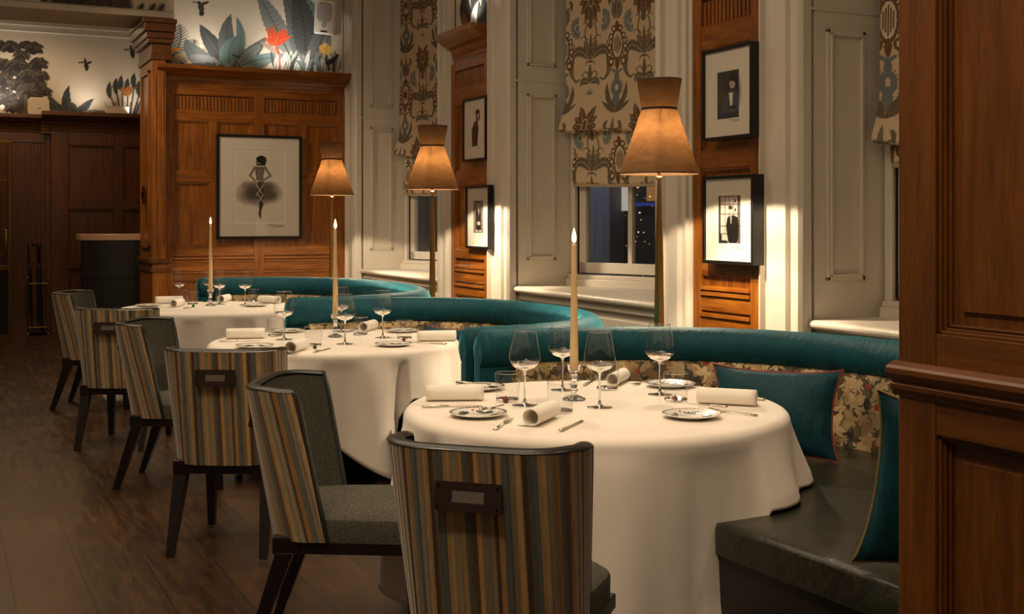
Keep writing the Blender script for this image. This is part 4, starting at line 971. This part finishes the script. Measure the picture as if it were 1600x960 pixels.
def put(kind, px, py, label, group, rz=0, tableno=0, dz=0, cat=None, arg=None, z=None, scale=None, xy=None):
    key = (kind, arg); fn = {'wine_glass': wine_parts, 'tumbler': tumbler_parts, 'candle_holder': holder_parts, 'side_plate': plate_parts, 'napkin': napkin_parts, 'knife': knife_parts, 'fork': fork_parts, 'berry': lambda e: berry_parts(e, arg or 'berry'), 'candle': lambda e: candle_parts(e, arg), 'butter_knife': lambda e: knife_parts(e, .165)}[kind]
    name = {'berry': 'table_bead', 'candle': 'taper_candle', 'candle_holder': 'candlestick'}.get(kind, kind)
    if key not in PROTO: e = empty(name); fn(e); PROTO[key] = e
    else: e = copy_tree(PROTO[key])
    x, y = xy or at_z(px, py, ZT)
    tc = min(TABS, key=lambda t: math.dist((x, y), t[:2])); dd = math.dist((x, y), tc[:2]); lim = {'napkin': .62, 'side_plate': .62, 'knife': .63}.get(kind, .67)
    if dd > lim: x, y = tc[0]+(x-tc[0])*lim/dd, tc[1]+(y-tc[1])*lim/dd      # keep it on the table top
    e.location = (x, y, (z if z is not None else ZT)+dz); e.rotation_euler = (0, 0, rz)
    if scale: e.scale = (scale,)*3
    tag(e, label, cat or {'wine_glass': 'wine glass', 'tumbler': 'glass', 'candle_holder': 'candlestick', 'side_plate': 'plate', 'napkin': 'napkin', 'knife': 'knife', 'fork': 'fork', 'berry': 'ornament', 'candle': 'candle', 'butter_knife': 'knife'}[kind], group)
    return e
def rdir(x0, y0, x1, y1):       # heading of a thing lying between two photo points
    a, b = at_z(x0, y0, ZT), at_z(x1, y1, ZT); return math.atan2(b[1]-a[1], b[0]-a[0]), ((a[0]+b[0])/2, (a[1]+b[1])/2)
# ---- nearest table
g = 'wine glasses on the nearest table'
put('wine_glass', 820, 634, 'wine glass left of the tall candle, behind the diagonal napkin', g)
put('wine_glass', 937, 637, 'wine glass just right of the tall candle on the nearest table', g)
put('wine_glass', 1031, 617, 'rightmost wine glass on the nearest table', g)
put('wine_glass', 879, 610, 'wine glass standing behind the tall nearest candle', g)
g = 'tumblers on the nearest table'
put('tumbler', 793, 627, 'stemless tumbler at the left with a red bead before it', g)
put('tumbler', 876, 645, 'tumbler half hidden behind the diagonal rolled napkin, nearest table', g)
put('tumbler', 1056, 627, 'rightmost tumbler on the nearest table, above the bordered plate', g)
put('tumbler', 949, 609, 'tumbler at the back of the nearest table before a rolled napkin', g)
g = 'side plates on the nearest table'
put('side_plate', 747, 651, 'painted side plate at the front left of the nearest table', g, .3)
put('side_plate', 742, 608, 'painted side plate behind the left rolled napkin, nearest table', g, 1.1)
put('side_plate', 1080, 653, 'painted side plate at the front right of the nearest table', g, 2.0)
put('side_plate', 1062, 601, 'painted side plate behind the right tumbler on the nearest table', g, .7)
g = 'rolled napkins on the nearest table'
a, c = rdir(664, 627, 758, 626); put('napkin', 0, 0, 'rolled white napkin at the left edge of the nearest table', g, a, xy=c)
a, c = rdir(820, 672, 872, 648); put('napkin', 0, 0, 'rolled white napkin lying diagonally, open end towards the viewer', g, a, xy=c)
a, c = rdir(955, 602, 993, 582); put('napkin', 0, 0, 'rolled white napkin at the back of the nearest table', g, a, xy=c, scale=.9)
a, c = rdir(1081, 630, 1192, 636); put('napkin', 0, 0, 'rolled white napkin at the right edge of the nearest table', g, a, xy=c)
g = 'knives and forks on the nearest table'
a, c = rdir(650, 638, 764, 635); put('knife', 0, 0, 'silver knife before the left napkin on the nearest table', g, a, xy=c)
a, c = rdir(870, 678, 916, 656); put('knife', 0, 0, 'silver knife lying alone right of the diagonal napkin', g, a, xy=c)
a, c = rdir(906, 604, 936, 586); put('knife', 0, 0, 'silver knife at the back right of the nearest candle', g, a, xy=c)
a, c = rdir(1196, 628, 1100, 622); put('knife', 0, 0, 'silver knife partly under the right napkin of the nearest table', g, a, xy=(c[0]+.02, c[1]+.02))
a, c = rdir(1020, 594, 998, 600); put('fork', 0, 0, 'silver fork at the back beside the rightmost wine glass', g, a, xy=c)
a, c = rdir(905, 606, 930, 592); put('fork', 0, 0, 'silver fork beside the back knife on the nearest table', g, a, xy=(c[0]-.03, c[1]+.05))
a, c = rdir(770, 675, 800, 656); put('fork', 0, 0, 'pale fork left of the diagonal napkin, tines under it', g, a, xy=c)
a, c = rdir(745, 652, 793, 640); put('butter_knife', 0, 0, 'butter knife lying on the front left side plate', g, a, xy=c, dz=.017)
a, c = rdir(1135, 646, 1075, 640); put('butter_knife', 0, 0, 'butter knife lying on the front right side plate', g, a, xy=c, dz=.018)
a, c = rdir(700, 603, 745, 605); put('butter_knife', 0, 0, 'butter knife on the plate behind the left napkin', g, a, xy=c, dz=.017)
a, c = rdir(1174, 650, 1118, 643); put('fork', 0, 0, 'thin silver fork right of the front right side plate', g, a, xy=c)
put('berry', 790, 630, 'small dark red bead at the foot of the left tumbler', 'red beads'); put('berry', 1055, 628, 'small dark red bead before the rightmost tumbler', 'red beads')
# ---- middle table
g = 'wine glasses on the middle table'
put('wine_glass', 444, 531, 'leftmost wine glass on the middle table', g); put('wine_glass', 539, 538, 'wine glass just right of the middle candle', g)
put('wine_glass', 598, 528, 'rightmost wine glass on the middle table', g); put('wine_glass', 533, 519, 'wine glass half hidden behind the middle candle', g)
g = 'tumblers on the middle table'
put('tumbler', 430, 526, 'tumbler beside the left napkin of the middle table', g); put('tumbler', 490, 541, 'tumbler behind the small green sprig on the middle table', g)
put('tumbler', 563, 524, 'tumbler at the back of the middle table', g); put('tumbler', 632, 530, 'rightmost tumbler on the middle table', g)
g = 'side plates on the middle table'
put('side_plate', 398, 544, 'painted side plate at the left of the middle table', g); put('side_plate', 615, 541, 'painted side plate at the right of the middle table', g, .6)
put('side_plate', 655, 516, 'painted side plate at the back right of the middle table', g, 1.4); put('side_plate', 440, 518, 'painted side plate behind the left glass of the middle table', g, 1.9)
g = 'rolled napkins on the middle table'
a, c = rdir(353, 530, 415, 529); put('napkin', 0, 0, 'rolled napkin at the left edge of the middle table', g, a, xy=c)
a, c = rdir(446, 555, 480, 544); put('napkin', 0, 0, 'rolled napkin lying diagonally at the front of the middle table', g, a, xy=c)
a, c = rdir(572, 518, 610, 507); put('napkin', 0, 0, 'rolled napkin at the back of the middle table', g, a, xy=c)
a, c = rdir(657, 534, 719, 533); put('napkin', 0, 0, 'rolled napkin at the right edge of the middle table', g, a, xy=c)
g = 'cutlery on the middle table'
a, c = rdir(344, 533, 410, 532); put('knife', 0, 0, 'silver knife under the left napkin of the middle table', g, a, xy=(c[0]-.02, c[1]-.05))
a, c = rdir(487, 553, 520, 544); put('knife', 0, 0, 'silver knife lying before the candle on the middle table', g, a, xy=c)
a, c = rdir(700, 539, 640, 536); put('knife', 0, 0, 'silver knife before the right napkin of the middle table', g, a, xy=c)
a, c = rdir(560, 514, 545, 519); put('fork', 0, 0, 'silver fork at the back of the middle table', g, a, xy=c)
put('berry', 492, 546, 'small dark green bead by the diagonal napkin of the middle table', None, arg='leaf_green'); put('berry', 631, 534, 'small red bead before the right tumbler of the middle table', 'red beads')
# ---- farthest table
g = 'wine glasses on the farthest table'
put('wine_glass', 280, 474, 'leftmost wine glass on the farthest table', g); put('wine_glass', 343, 476, 'wine glass just right of the farthest candle', g)
put('wine_glass', 383, 477, 'rightmost wine glass on the farthest table', g); put('wine_glass', 322, 465, 'wine glass half hidden behind the farthest candle', g)
g = 'tumblers on the farthest table'
put('tumbler', 271, 470, 'leftmost tumbler on the farthest table', g); put('tumbler', 301, 476, 'tumbler before the farthest candle', g)
put('tumbler', 353, 466, 'tumbler at the back of the farthest table', g); put('tumbler', 397, 472, 'rightmost tumbler on the farthest table', g)
g = 'side plates on the farthest table'
put('side_plate', 232, 479, 'side plate at the left of the farthest table', g); put('side_plate', 400, 479, 'side plate at the right of the farthest table', g, .5)
g = 'rolled napkins on the farthest table'
a, c = rdir(216, 473, 262, 472); put('napkin', 0, 0, 'rolled napkin at the left of the farthest table', g, a, xy=c)
a, c = rdir(262, 483, 292, 476); put('napkin', 0, 0, 'rolled napkin at the front of the farthest table', g, a, xy=c)
a, c = rdir(362, 466, 388, 460); put('napkin', 0, 0, 'rolled napkin at the back of the farthest table', g, a, xy=c)
a, c = rdir(402, 473, 440, 475); put('napkin', 0, 0, 'rolled napkin at the right of the farthest table', g, a, xy=c)
a, c = rdir(282, 484, 310, 479); put('knife', 0, 0, 'silver knife at the front of the farthest table', None, a, xy=c)
put('berry', 302, 480, 'small dark green bead at the front of the farthest table', None, arg='leaf_green')
# candles
for (px, py, L, w) in ((897, 625, .505, 'nearest'), (524, 527, .545, 'middle'), (329, 478, .565, 'farthest')):
    h = put('candle_holder', px, py, 'cut glass candlestick at the middle of the %s table' % w, 'glass candlesticks')
    c = put('candle', px, py, 'tall lit ivory taper candle on the %s table' % w, 'lit taper candles', arg=L, dz=.119)
    l = light('candle_light', 'POINT', (c.location.x, c.location.y, c.location.z+L+.03), 1.6, (1, .6, .28), .008); 

# ------------------------------------------------------------------ floor lamps
def lamp_parts(e):
    zb, zw, zt_ = 1.735, 2.105, 2.275
    m = MB(); m.lathe([(.228, zb), (.1, zw), (.128, zt_)], 48); m.lathe([(.1265, zt_), (.0985, zw), (.2265, zb)], 48)
    m.build('lamp_shade', 'shade', e, smooth=True, angle=15)
    for pr in ([(.1005, zw-.008), (.1015, zw), (.1005, zw+.008)], [(.2285, zb-.001), (.229, zb+.003), (.2275, zb+.006)], [(.1285, zt_-.005), (.129, zt_), (.1265, zt_)]):
        m = MB(); m.lathe(pr, 48); m.build('shade_band', 'shade_black', e, smooth=True)
    m = MB()
    def sq(z, r, rot=pi/4): return [(r*cos(rot+k*pi/2), r*sin(rot+k*pi/2), z) for k in range(4)]
    lv = [(.05, .030), (.9, .030), (1.35, .024), (1.66, .013), (1.70, .011)]
    m.grid([sq(z, r) for z, r in lv], closed=True); m.lathe([(.012, 1.70), (.02, 1.705), (.02, 1.72), (.01, 1.725), (.01, 1.74), (.017, 1.745), (.017, 1.78), (0, 1.78)], 16); m.build('pole', 'brass', e, bevel=.003)
    m = MB(); m.lathe([(0, .05), (.04, .05), (.05, .035), (.155, .022), (.16, .01), (.16, 0), (0, 0)], 40); m.build('base', 'brass', e, smooth=True, angle=40)
    m = MB(); m.lathe([(0, 1.78), (.014, 1.785), (.020, 1.80), (.026, 1.835), (.022, 1.86), (.012, 1.872), (0, 1.875)], 16); m.build('light_bulb', 'bulb', e, smooth=True)
    m = MB()
    for k in range(3): a = k*2*pi/3; m.tube([(.017*cos(a), .017*sin(a), 1.76), (.05*cos(a), .05*sin(a), 1.86), (.098*cos(a), .098*sin(a), zw-.004)], .002, 6)
    m.build('shade_carrier', 'brass', e)
first = None
for (x, y, lb) in ((3.70, 5.70, 'floor lamp with double-cone brown shade nearest the viewer, between two windows'), (3.78, 9.33, 'floor lamp with double-cone brown shade, the middle one of three'), (3.68, 11.85, 'farthest floor lamp with double-cone brown shade beside the dancer picture')):
    if first is None: e = empty('floor_lamp'); lamp_parts(e); first = e
    else: e = copy_tree(first)
    e.location = (x, y, 0); tag(e, lb, 'floor lamp', 'brass floor lamps')
    light('floor_lamp_bulb', 'SPOT', (x, y, 1.79), 120, (1, .80, .56), .03, spot=146, blend=.12); light('shade_glow_light', 'POINT', (x, y, 1.96), 95, (1, .78, .52), .02)  # upper light added for the shade's bright spot; lamp bulb narrowed to shine down

# ------------------------------------------------------------------ framed pictures
def picture(T, w, h, depth, label, draw, name_u, group, fw=.022):
    e = empty('framed_picture', T(Vector((0, 0, 0))), label=label, cat='picture', group=group); o0 = T(Vector((0,0,0)))
    TT = lambda p: T(Vector(p))-o0
    m = MB()
    for a in ((-w/2, w/2, 0, depth, h/2-fw, h/2), (-w/2, w/2, 0, depth, -h/2, -h/2+fw), (-w/2, -w/2+fw, 0, depth, -h/2+fw, h/2-fw), (w/2-fw, w/2, 0, depth, -h/2+fw, h/2-fw)): m.box(*a, T=TT)
    m.box(-w/2+.004, w/2-.004, 0, .012, -h/2+.004, h/2-.004, T=TT); m.build('frame', 'black_frame', e, bevel=.002)
    C = Canvas(-w/2+fw, w/2-fw, -h/2+fw, h/2-fw, min(w, h)/190, S(226,219,203)); draw(C, w, h)
    nn = depth-.016
    def f(U, V):
        p0 = TT((0,0,0)); pu = TT((1,0,0)); pv = TT((0,0,1)); pn = TT((0,nn,0))
        return [p0[i]+(pu[i]-p0[i])*U+(pv[i]-p0[i])*V+(pn[i]-p0[i]) for i in range(3)]
    C.build(f, 'print', 'photo_print', e)
    m = MB(); m.add([TT(p) for p in ((-w/2+fw, depth-.006, -h/2+fw), (w/2-fw, depth-.006, -h/2+fw), (w/2-fw, depth-.006, h/2-fw), (-w/2+fw, depth-.006, h/2-fw))], [(0,1,2,3)]); m.build('glazing', 'picture_glass', e)
    return e
def sign(C, x, y, s, col=S(30,28,26)):
    r = random.Random(5); p = [(x+i*s*.055, y+r.uniform(-1,1)*s*.045) for i in range(18)]; C.line(p, s*.012, col)
    C.line([(x+s*.3, y-s*.09), (x+s*.9, y-s*.05)], s*.01, col)
def d_dancer(C, w, h):
    G = lambda v: S(v, v*.93, v*.84)
    m = .185*w
    for (a, b) in (((-.30*w, -.345*h), (.30*w, -.345*h)), ((-.30*w, .345*h), (.30*w, .345*h)), ((-.30*w, -.345*h), (-.30*w, .345*h)), ((.30*w, -.345*h), (.30*w, .345*h))): C.line([a, b], .006, S(246,240,226)); 
    C.line([(-.307*w, -.35*h), (-.307*w, .35*h)], .0025, G(176)); C.line([(-.307*w, .352*h), (.307*w, .352*h)], .0025, G(176))
    C.map = lambda px, py: ((px-357)/747*1.092*w*1.0, -(py-488)/880*1.0*h)     # from a 747x960 look at the picture
    for k in range(60):
        r = random.Random(k); a = r.uniform(-.1, 1.0)*pi; sg = 1 if k % 2 else -1
        C.ell(357+sg*r.uniform(20, 110), 470+r.uniform(-10, 110), r.uniform(40, 70), r.uniform(20, 46), G(r.uniform(70, 150)), rot=sg*.4, a=.24, soft=True)
    C.ell(350, 545, 110, 120, G(60), a=.8, soft=True); C.ell(270, 545, 115, 110, G(80), a=.75, soft=True); C.ell(440, 540, 110, 100, G(80), a=.75, soft=True)
    C.poly([(322,318), (398,318), (392,370), (384,400), (386,432), (330,432), (328,400), (320,360)], G(104)); C.poly([(335,330), (385,330), (372,420), (340,420)], G(128), .7)
    C.line([(318,322), (280,392), (318,434)], .014, G(120), .010); C.line([(400,320), (444,392), (385,432)], .014, G(120), .010)
    C.poly([(345,440), (385,440), (392,560), (385,640), (370,690), (352,690), (350,600), (335,540)], G(60)); C.poly([(352,686), (372,686), (366,762), (352,740), (346,712)], G(80))
    for a in ([(330,470), (385,560)], [(385,470), (330,560)], [(335,540), (390,620)], [(380,560), (345,620)]): C.line(a, .006, G(176))
    C.ell(350, 284, 26, 26, G(150)); C.ell(370, 254, 42, 32, G(20)); C.ell(385, 270, 26, 34, G(24)); C.line([(345,300), (395,300)], .01, G(40)); C.ell(340, 300, 10, 10, G(60))
    C.map = None; sign(C, .10*w, -.372*h, .2*w)
def d_bust(C, w, h):
    G = lambda v: S(v, v*.9, v*.82)
    C.map = lambda px, py: ((px-270)/230*w*.5, -(py-470)/430*h*.5)     # photo lies in 175..370 x 265..700 of a 600x960 look
    C.poly([(172,268), (372,268), (372,705), (172,705)], G(58)); C.ell(215, 500, 45, 120, G(92), a=.6, soft=True)
    C.ell(350, 470, 50, 180, G(40), a=.7, soft=True); C.poly([(190,705), (215,560), (280,460), (345,450), (372,520), (372,705)], S(72,82,88)); C.poly([(280,470), (318,470), (306,640), (298,636)], S(232,220,200))
    C.ell(312, 390, 27, 45, G(178)); C.ell(310, 335, 34, 32, G(36)); C.ell(335, 350, 14, 34, G(30)); C.ell(300, 455, 12, 12, G(70)); C.poly([(270,610), (300,590), (345,600), (340,625), (280,630)], G(44)); C.poly([(172,690), (220,655), (372,650), (372,705), (172,705)], G(34), .7)
    C.map = None; sign(C, .02*w, -.30*h, .22*w)
def d_suit(C, w, h):
    G = lambda v: S(v, v*.93, v*.86)
    C.map = lambda px, py: ((px-298)/250*w*.5, -(py-465)/425*h*.5)
    C.poly([(196,235), (412,235), (412,690), (196,690)], G(200)); C.poly([(196,235), (212,235), (212,690), (196,690)], G(50)); C.poly([(385,235), (412,235), (412,690), (385,690)], G(90))
    for y in (240, 318, 410, 525, 600): C.line([(196,y), (412,y)], .003, G(70))
    for x in (215, 262, 303, 345, 385): C.line([(x,235), (x,600)], .003, G(80))
    for x, y in ((362,285), (362,370), (402,280)): C.ell(x, y, 9, 18, G(60))
    C.poly([(285,440), (310,425), (345,420), (385,440), (398,520), (392,640), (378,688), (296,688), (280,600), (270,520)], G(22)); C.poly([(310,425), (328,425), (326,500), (318,505)], G(140))
    C.ell(318, 382, 17, 26, G(196)); C.ell(316, 348, 22, 20, G(50)); C.ell(218, 640, 12, 46, G(30)); C.poly([(205,660), (290,665), (290,690), (205,690)], G(36))
    C.map = None; sign(C, .05*w, -.315*h, .24*w)
def d_cloak(C, w, h):
    G = lambda v: S(v, v*.9, v*.82)
    C.poly([(-.13*w, -.27*h), (-.14*w, .0*h), (-.02*w, .13*h), (.10*w, .12*h), (.16*w, .02*h), (.10*w, -.27*h)], G(34)); C.line([(.10*w, .14*h), (.06*w, .26*h), (.16*w, .27*h), (.19*w, .16*h)], .05*w, G(46), .03*w)
    C.ell(.13*w, .20*h, .05*w, .05*h, G(190)); C.ell(.10*w, .27*h, .05*w, .04*h, G(24)); sign(C, .05*w, -.30*h, .2*w)
def d_gown(C, w, h):
    G = lambda v: S(v, v*.93, v*.86)
    C.poly([(-.21*w, -.25*h), (.21*w, -.25*h), (.21*w, .26*h), (-.21*w, .26*h)], G(126)); C.ell(0, .0, .16*w, .22*h, G(150), a=.6, soft=True)
    C.poly([(-.10*w, -.21*h), (-.12*w, .05*h), (-.06*w, .16*h), (.08*w, .16*h), (.13*w, .05*h), (.12*w, -.21*h)], G(34)); C.ell(0, .20*h, .05*w, .035*h, G(196)); C.ell(-.01*w, .235*h, .07*w, .02*h, G(24))
    C.poly([(-.03*w, .16*h), (.05*w, .16*h), (.03*w, .02*h)], G(210)); C.ell(.02*w, -.10*h, .07*w, .03*h, G(190)); C.ell(-.06*w, -.22*h, .04*w, .015*h, G(220)); C.ell(.08*w, -.22*h, .04*w, .015*h, G(220)); sign(C, .06*w, -.29*h, .2*w)
xa, za = on_y(339, 209, YE-.13); xb, zb_ = on_y(472, 373, YE-.13)
cxp, czp = (xa+xb)/2, (za+zb_)/2
picture(lambda p: Vector((cxp+p[0], YE-.075-p[1], czp+p[2])), xb-xa, za-zb_, .05, 'large black-framed photograph of a dancer in a tutu on the end wall', d_dancer, None, None, .03)
FX = XW-.005
def pier_pic(pl, pr, z0, z1, label, draw, depth=.085):
    ya = on_x(pl, 300, FX-depth)[0]; yb = on_x(pr, 300, FX-depth)[0]; yc = (ya+yb)/2; zc = (z0+z1)/2
    picture(lambda p: Vector((FX-p[1], yc-p[0], zc+p[2])), ya-yb, z1-z0, depth, label, draw, None, 'framed photographs on the piers', .02)
pier_pic(1096, 1174, 1.965, 2.53, 'upper black-framed photograph of a suited figure on the nearer pier', d_bust)
pier_pic(1097, 1176, 1.205, 1.745, 'lower black-framed photograph of a standing man in a dark suit', d_suit)
pier_pic(722, 758, 2.01, 2.58, 'upper photograph of a cloaked figure on the farther pier', d_cloak, .05)
pier_pic(727, 763, 1.22, 1.785, 'lower photograph of a small standing figure on the farther pier', d_gown, .05)

# ------------------------------------------------------------------ wall speaker
sx_, sz_ = on_y(509, 27, YE-.2)
e = empty('wall_speaker', (sx_, YE-.02, sz_), label='white tilted loudspeaker high in the corner of the end wall', cat='speaker')
RT = Matrix.Rotation(radians(-38), 4, 'Z') @ Matrix.Rotation(radians(14), 4, 'X') @ Matrix.Rotation(radians(8), 4, 'Y')
TT = lambda p: Vector((0, -.26, 0))+RT @ Vector(p)
m = MB(); m.box(-.13, .13, -.10, .12, -.205, .205, T=TT); m.build('cabinet', 'speaker_white', e, bevel=.012)
m = MB(); m.box(-.115, .115, -.112, -.098, -.19, .19, T=TT); m.build('baffle', 'speaker_white', e, bevel=.004)
m = MB(); pts = [(.092*math.copysign(abs(cos(t))**.5, cos(t)), .05+.105*math.copysign(abs(sin(t))**.5, sin(t))) for t in np.linspace(0, 2*pi, 33)[:-1]]; m.prism(pts, -.118, -.110, lambda p, q, t: TT((p, t, q))); m.build('woofer_grille', 'speaker_grille', e)
m = MB(); pts = [(.028*cos(t), -.095+.028*sin(t)) for t in np.linspace(0, 2*pi, 21)[:-1]]; m.prism(pts, -.118, -.110, lambda p, q, t: TT((p, t, q))); m.build('tweeter', 'speaker_grille', e)
m = MB(); m.box(-.04, .04, -.116, -.11, -.175, -.16, T=TT); m.build('badge', 'shade_black', e)
m = MB(); m.tube([(0, 0, 0), (0, -.08, -.02), tuple(TT((0, .12, 0)))], .016, 10); m.box(-.05, .05, -.02, .03, -.07, .07); m.build('bracket', 'speaker_white', e)

# ------------------------------------------------------------------ far room things
dx, dy = at_d(205, 14.3)
e = empty('reception_desk', (dx, dy, 0), label='dark curved reception desk with a pale marble top beyond the archway', cat='desk')
def arcp(r, off=0): return [(r*cos(t)*1.15, r*sin(t)*.55) for t in np.linspace(pi, 2*pi, 25)]
R0 = (dx-on_y(123, 300, dy)[0])/1.15
m = MB(); m.prism(arcp(R0-.02)+[(R0, .3), (-R0, .3)], 0, 1.23, lambda p, q, t: (p, q, t)); m.build('body', 'desk_dark', e)
m = MB(); m.prism(arcp(R0)+[(R0*1.15, .34), (-R0*1.15, .34)], 1.235, 1.31, lambda p, q, t: (p, q, t)); m.build('marble_top', 'marble', e, bevel=.008)
m = MB(); m.prism(arcp(R0-.012)+[(R0, .31), (-R0, .31)], .78, .80, lambda p, q, t: (p, q, t)); m.build('seam_band', 'black', e)
ux, uy = at_d(59, 15.3)
e = empty('umbrella_stand', (ux, uy, 0), label='brass umbrella stand against the fluted oak wall', cat='umbrella stand')
m = MB()
for sx in (-1, 1):
    for sy in (-1, 1): m.tube([(sx*.12, sy*.1, .03), (sx*.12, sy*.1, .72)], .009, 8); m.lathe([(0, 0), (.018, .012), (.012, .03), (0, .03)], 10, (sx*.12, sy*.1, 0)); m.lathe([(0, .72), (.014, .73), (.008, .75), (0, .752)], 10, (sx*.12, sy*.1, 0))
m.build('posts', 'brass', e, smooth=True, angle=40)
m = MB()
for z in (.10, .66):
    for a, b in (((-.12,-.1), (.12,-.1)), ((.12,-.1), (.12,.1)), ((.12,.1), (-.12,.1)), ((-.12,.1), (-.12,-.1))): m.tube([(*a, z), (*b, z)], .007, 8)
m.build('rails', 'brass', e, smooth=True, angle=40)
m = MB(); m.box(-.115, .115, -.095, .095, .03, .055); m.build('drip_tray', 'black', e)
proto = None
for k, (x, y, tx, ty) in enumerate(((-.06, .03, -.05, 0), (.0, -.03, .01, .02), (.06, .03, .05, -.01), (.04, -.05, .02, .03))):
    if proto is None:
        u = empty('umbrella'); m = MB(); m.lathe([(0, 0), (.006, .0), (.006, .08), (.014, .2), (.022, .6), (.020, .78), (.014, .86), (0, .86)], 12); m.build('canopy', 'black', u, smooth=True)
        m = MB(); m.tube([(0,0,.84), (0,0,1.08)]+[(.03-.03*cos(t), 0, 1.08+.03*sin(t)) for t in np.linspace(.3, pi, 7)], .009, 8); m.build('handle', 'leg_wood', u, smooth=True); proto = u
    else: u = copy_tree(proto)
    u.location = (ux+x, uy+y, .062); u.rotation_euler = (ty, tx, k*1.3)
    tag(u, ['folded black umbrella leaning left in the brass stand', 'folded black umbrella at the centre of the brass stand', 'folded black umbrella leaning right in the brass stand', 'folded black umbrella at the front of the brass stand'][k], 'umbrella', 'umbrellas in the brass stand')
# glazed brass-framed door at the left edge
d0 = at_d(18, 14.7); e = empty('door_1', (d0[0], d0[1], 0), radians(18), kind='structure')
m = MB()
for a in ((-.9, 0, -.02, .02, 0, .06), (-.9, 0, -.02, .02, 2.40, 2.45), (-.04, 0, -.02, .02, .06, 2.40), (-.9, -.86, -.02, .02, .06, 2.4), (-.86, -.04, -.015, .015, .86, .92), (-.86, -.04, -.015, .015, 1.95, 1.98)): m.box(*a)
m.build('door_frame', 'brass', e, bevel=.004)
m = MB(); m.box(-.86, -.04, -.01, .01, .06, .86); m.build('kick_panel', 'desk_dark', e)
m = MB(); m.box(-.86, -.04, -.003, .003, .92, 2.4); m.build('pane', 'pane', e)
m = MB(); m.tube([(-.1, -.02, 1.0), (-.1, -.07, 1.02), (-.09, -.07, 1.35), (-.1, -.02, 1.37)], .012, 8); m.build('door_handle', 'brass', e, smooth=True)
# boxes on the far cornice ledge
bx_, _ = on_y(60, 175, YF-.1)
e = empty('wifi_box', (bx_, YF-.10, 2.842), label='white rounded plastic box on the far ledge before the painted palms', cat='box')
m = MB(); m.prism([(-.12, 0), (.12, 0), (.135, .05), (.13, .19), (.10, .225), (-.10, .225), (-.13, .19), (-.135, .05)], -.05, .05, lambda p, q, t: (p, t, q)); m.build('housing', 'white_plastic', e, bevel=.01)
m = MB(); m.box(-.02, .03, -.053, -.05, .08, .085); m.build('slot', 'black', e)
bx_, _ = on_y(183, 180, YF-.25)
e = empty('junction_box', (bx_, YF-.25, 2.882), label='low pale box on the far ledge below the painted flower stems', cat='box')
m = MB(); m.box(-.14, .14, -.06, .06, 0, .085); m.build('housing', 'white_plastic', e, bevel=.006)
m = MB(); m.box(-.145, .145, -.064, .064, .085, .097); m.build('lid', 'white_plastic', e, bevel=.004)

# ------------------------------------------------------------------ the street outside
e = empty('street_building', (8.2, 8.0, 0), label='dark building across the street seen through the middle window, shop lights glowing', cat='building')
m = MB(); m.box(0, .4, -6, 16, 0, 6); m.build('facade', 'street_dark', e)
m = MB()
for y0, y1 in ((5.5, 6.15), (2.9, 3.3), (9.0, 9.8), (11.2, 13.2)): m.box(-.2, 0, y0, y1, 0, 6); m.box(-.25, 0, y0-.05, y0+.1, 0, 6)
m.build('stone_pier', 'street_stone', e, bevel=.02)
r = random.Random(9)
m = MB(); m.box(-.05, 0, 4.2, 4.85, 1.72, 2.3); m.build('shop_window', 'shop_warm', e)
m = MB(); m.box(-.06, -.02, 5.22, 5.45, 1.6, 2.1); m.build('lit_panel', 'shop_white', e)
m = MB(); m.box(-.08, 0, 4.2, 5.1, 1.66, 1.70); m.build('sign_strip', 'blue_light', e)
m = MB()
for i in range(60): y, z = r.uniform(4.2, 5.3), r.uniform(.5, 2.3); s = r.uniform(.006, .022); m.box(-.10, -.10+s, y, y+s, z, z+s)
for _ in (0,): m.build('fairy_lights', 'shop_light', e)['kind'] = 'stuff'
st = MB(); st.box(5.9, 8.7, -2.0, 17.0, -.3, -.12); tag(st.build('street_ground', 'street_dark'), kind='structure')
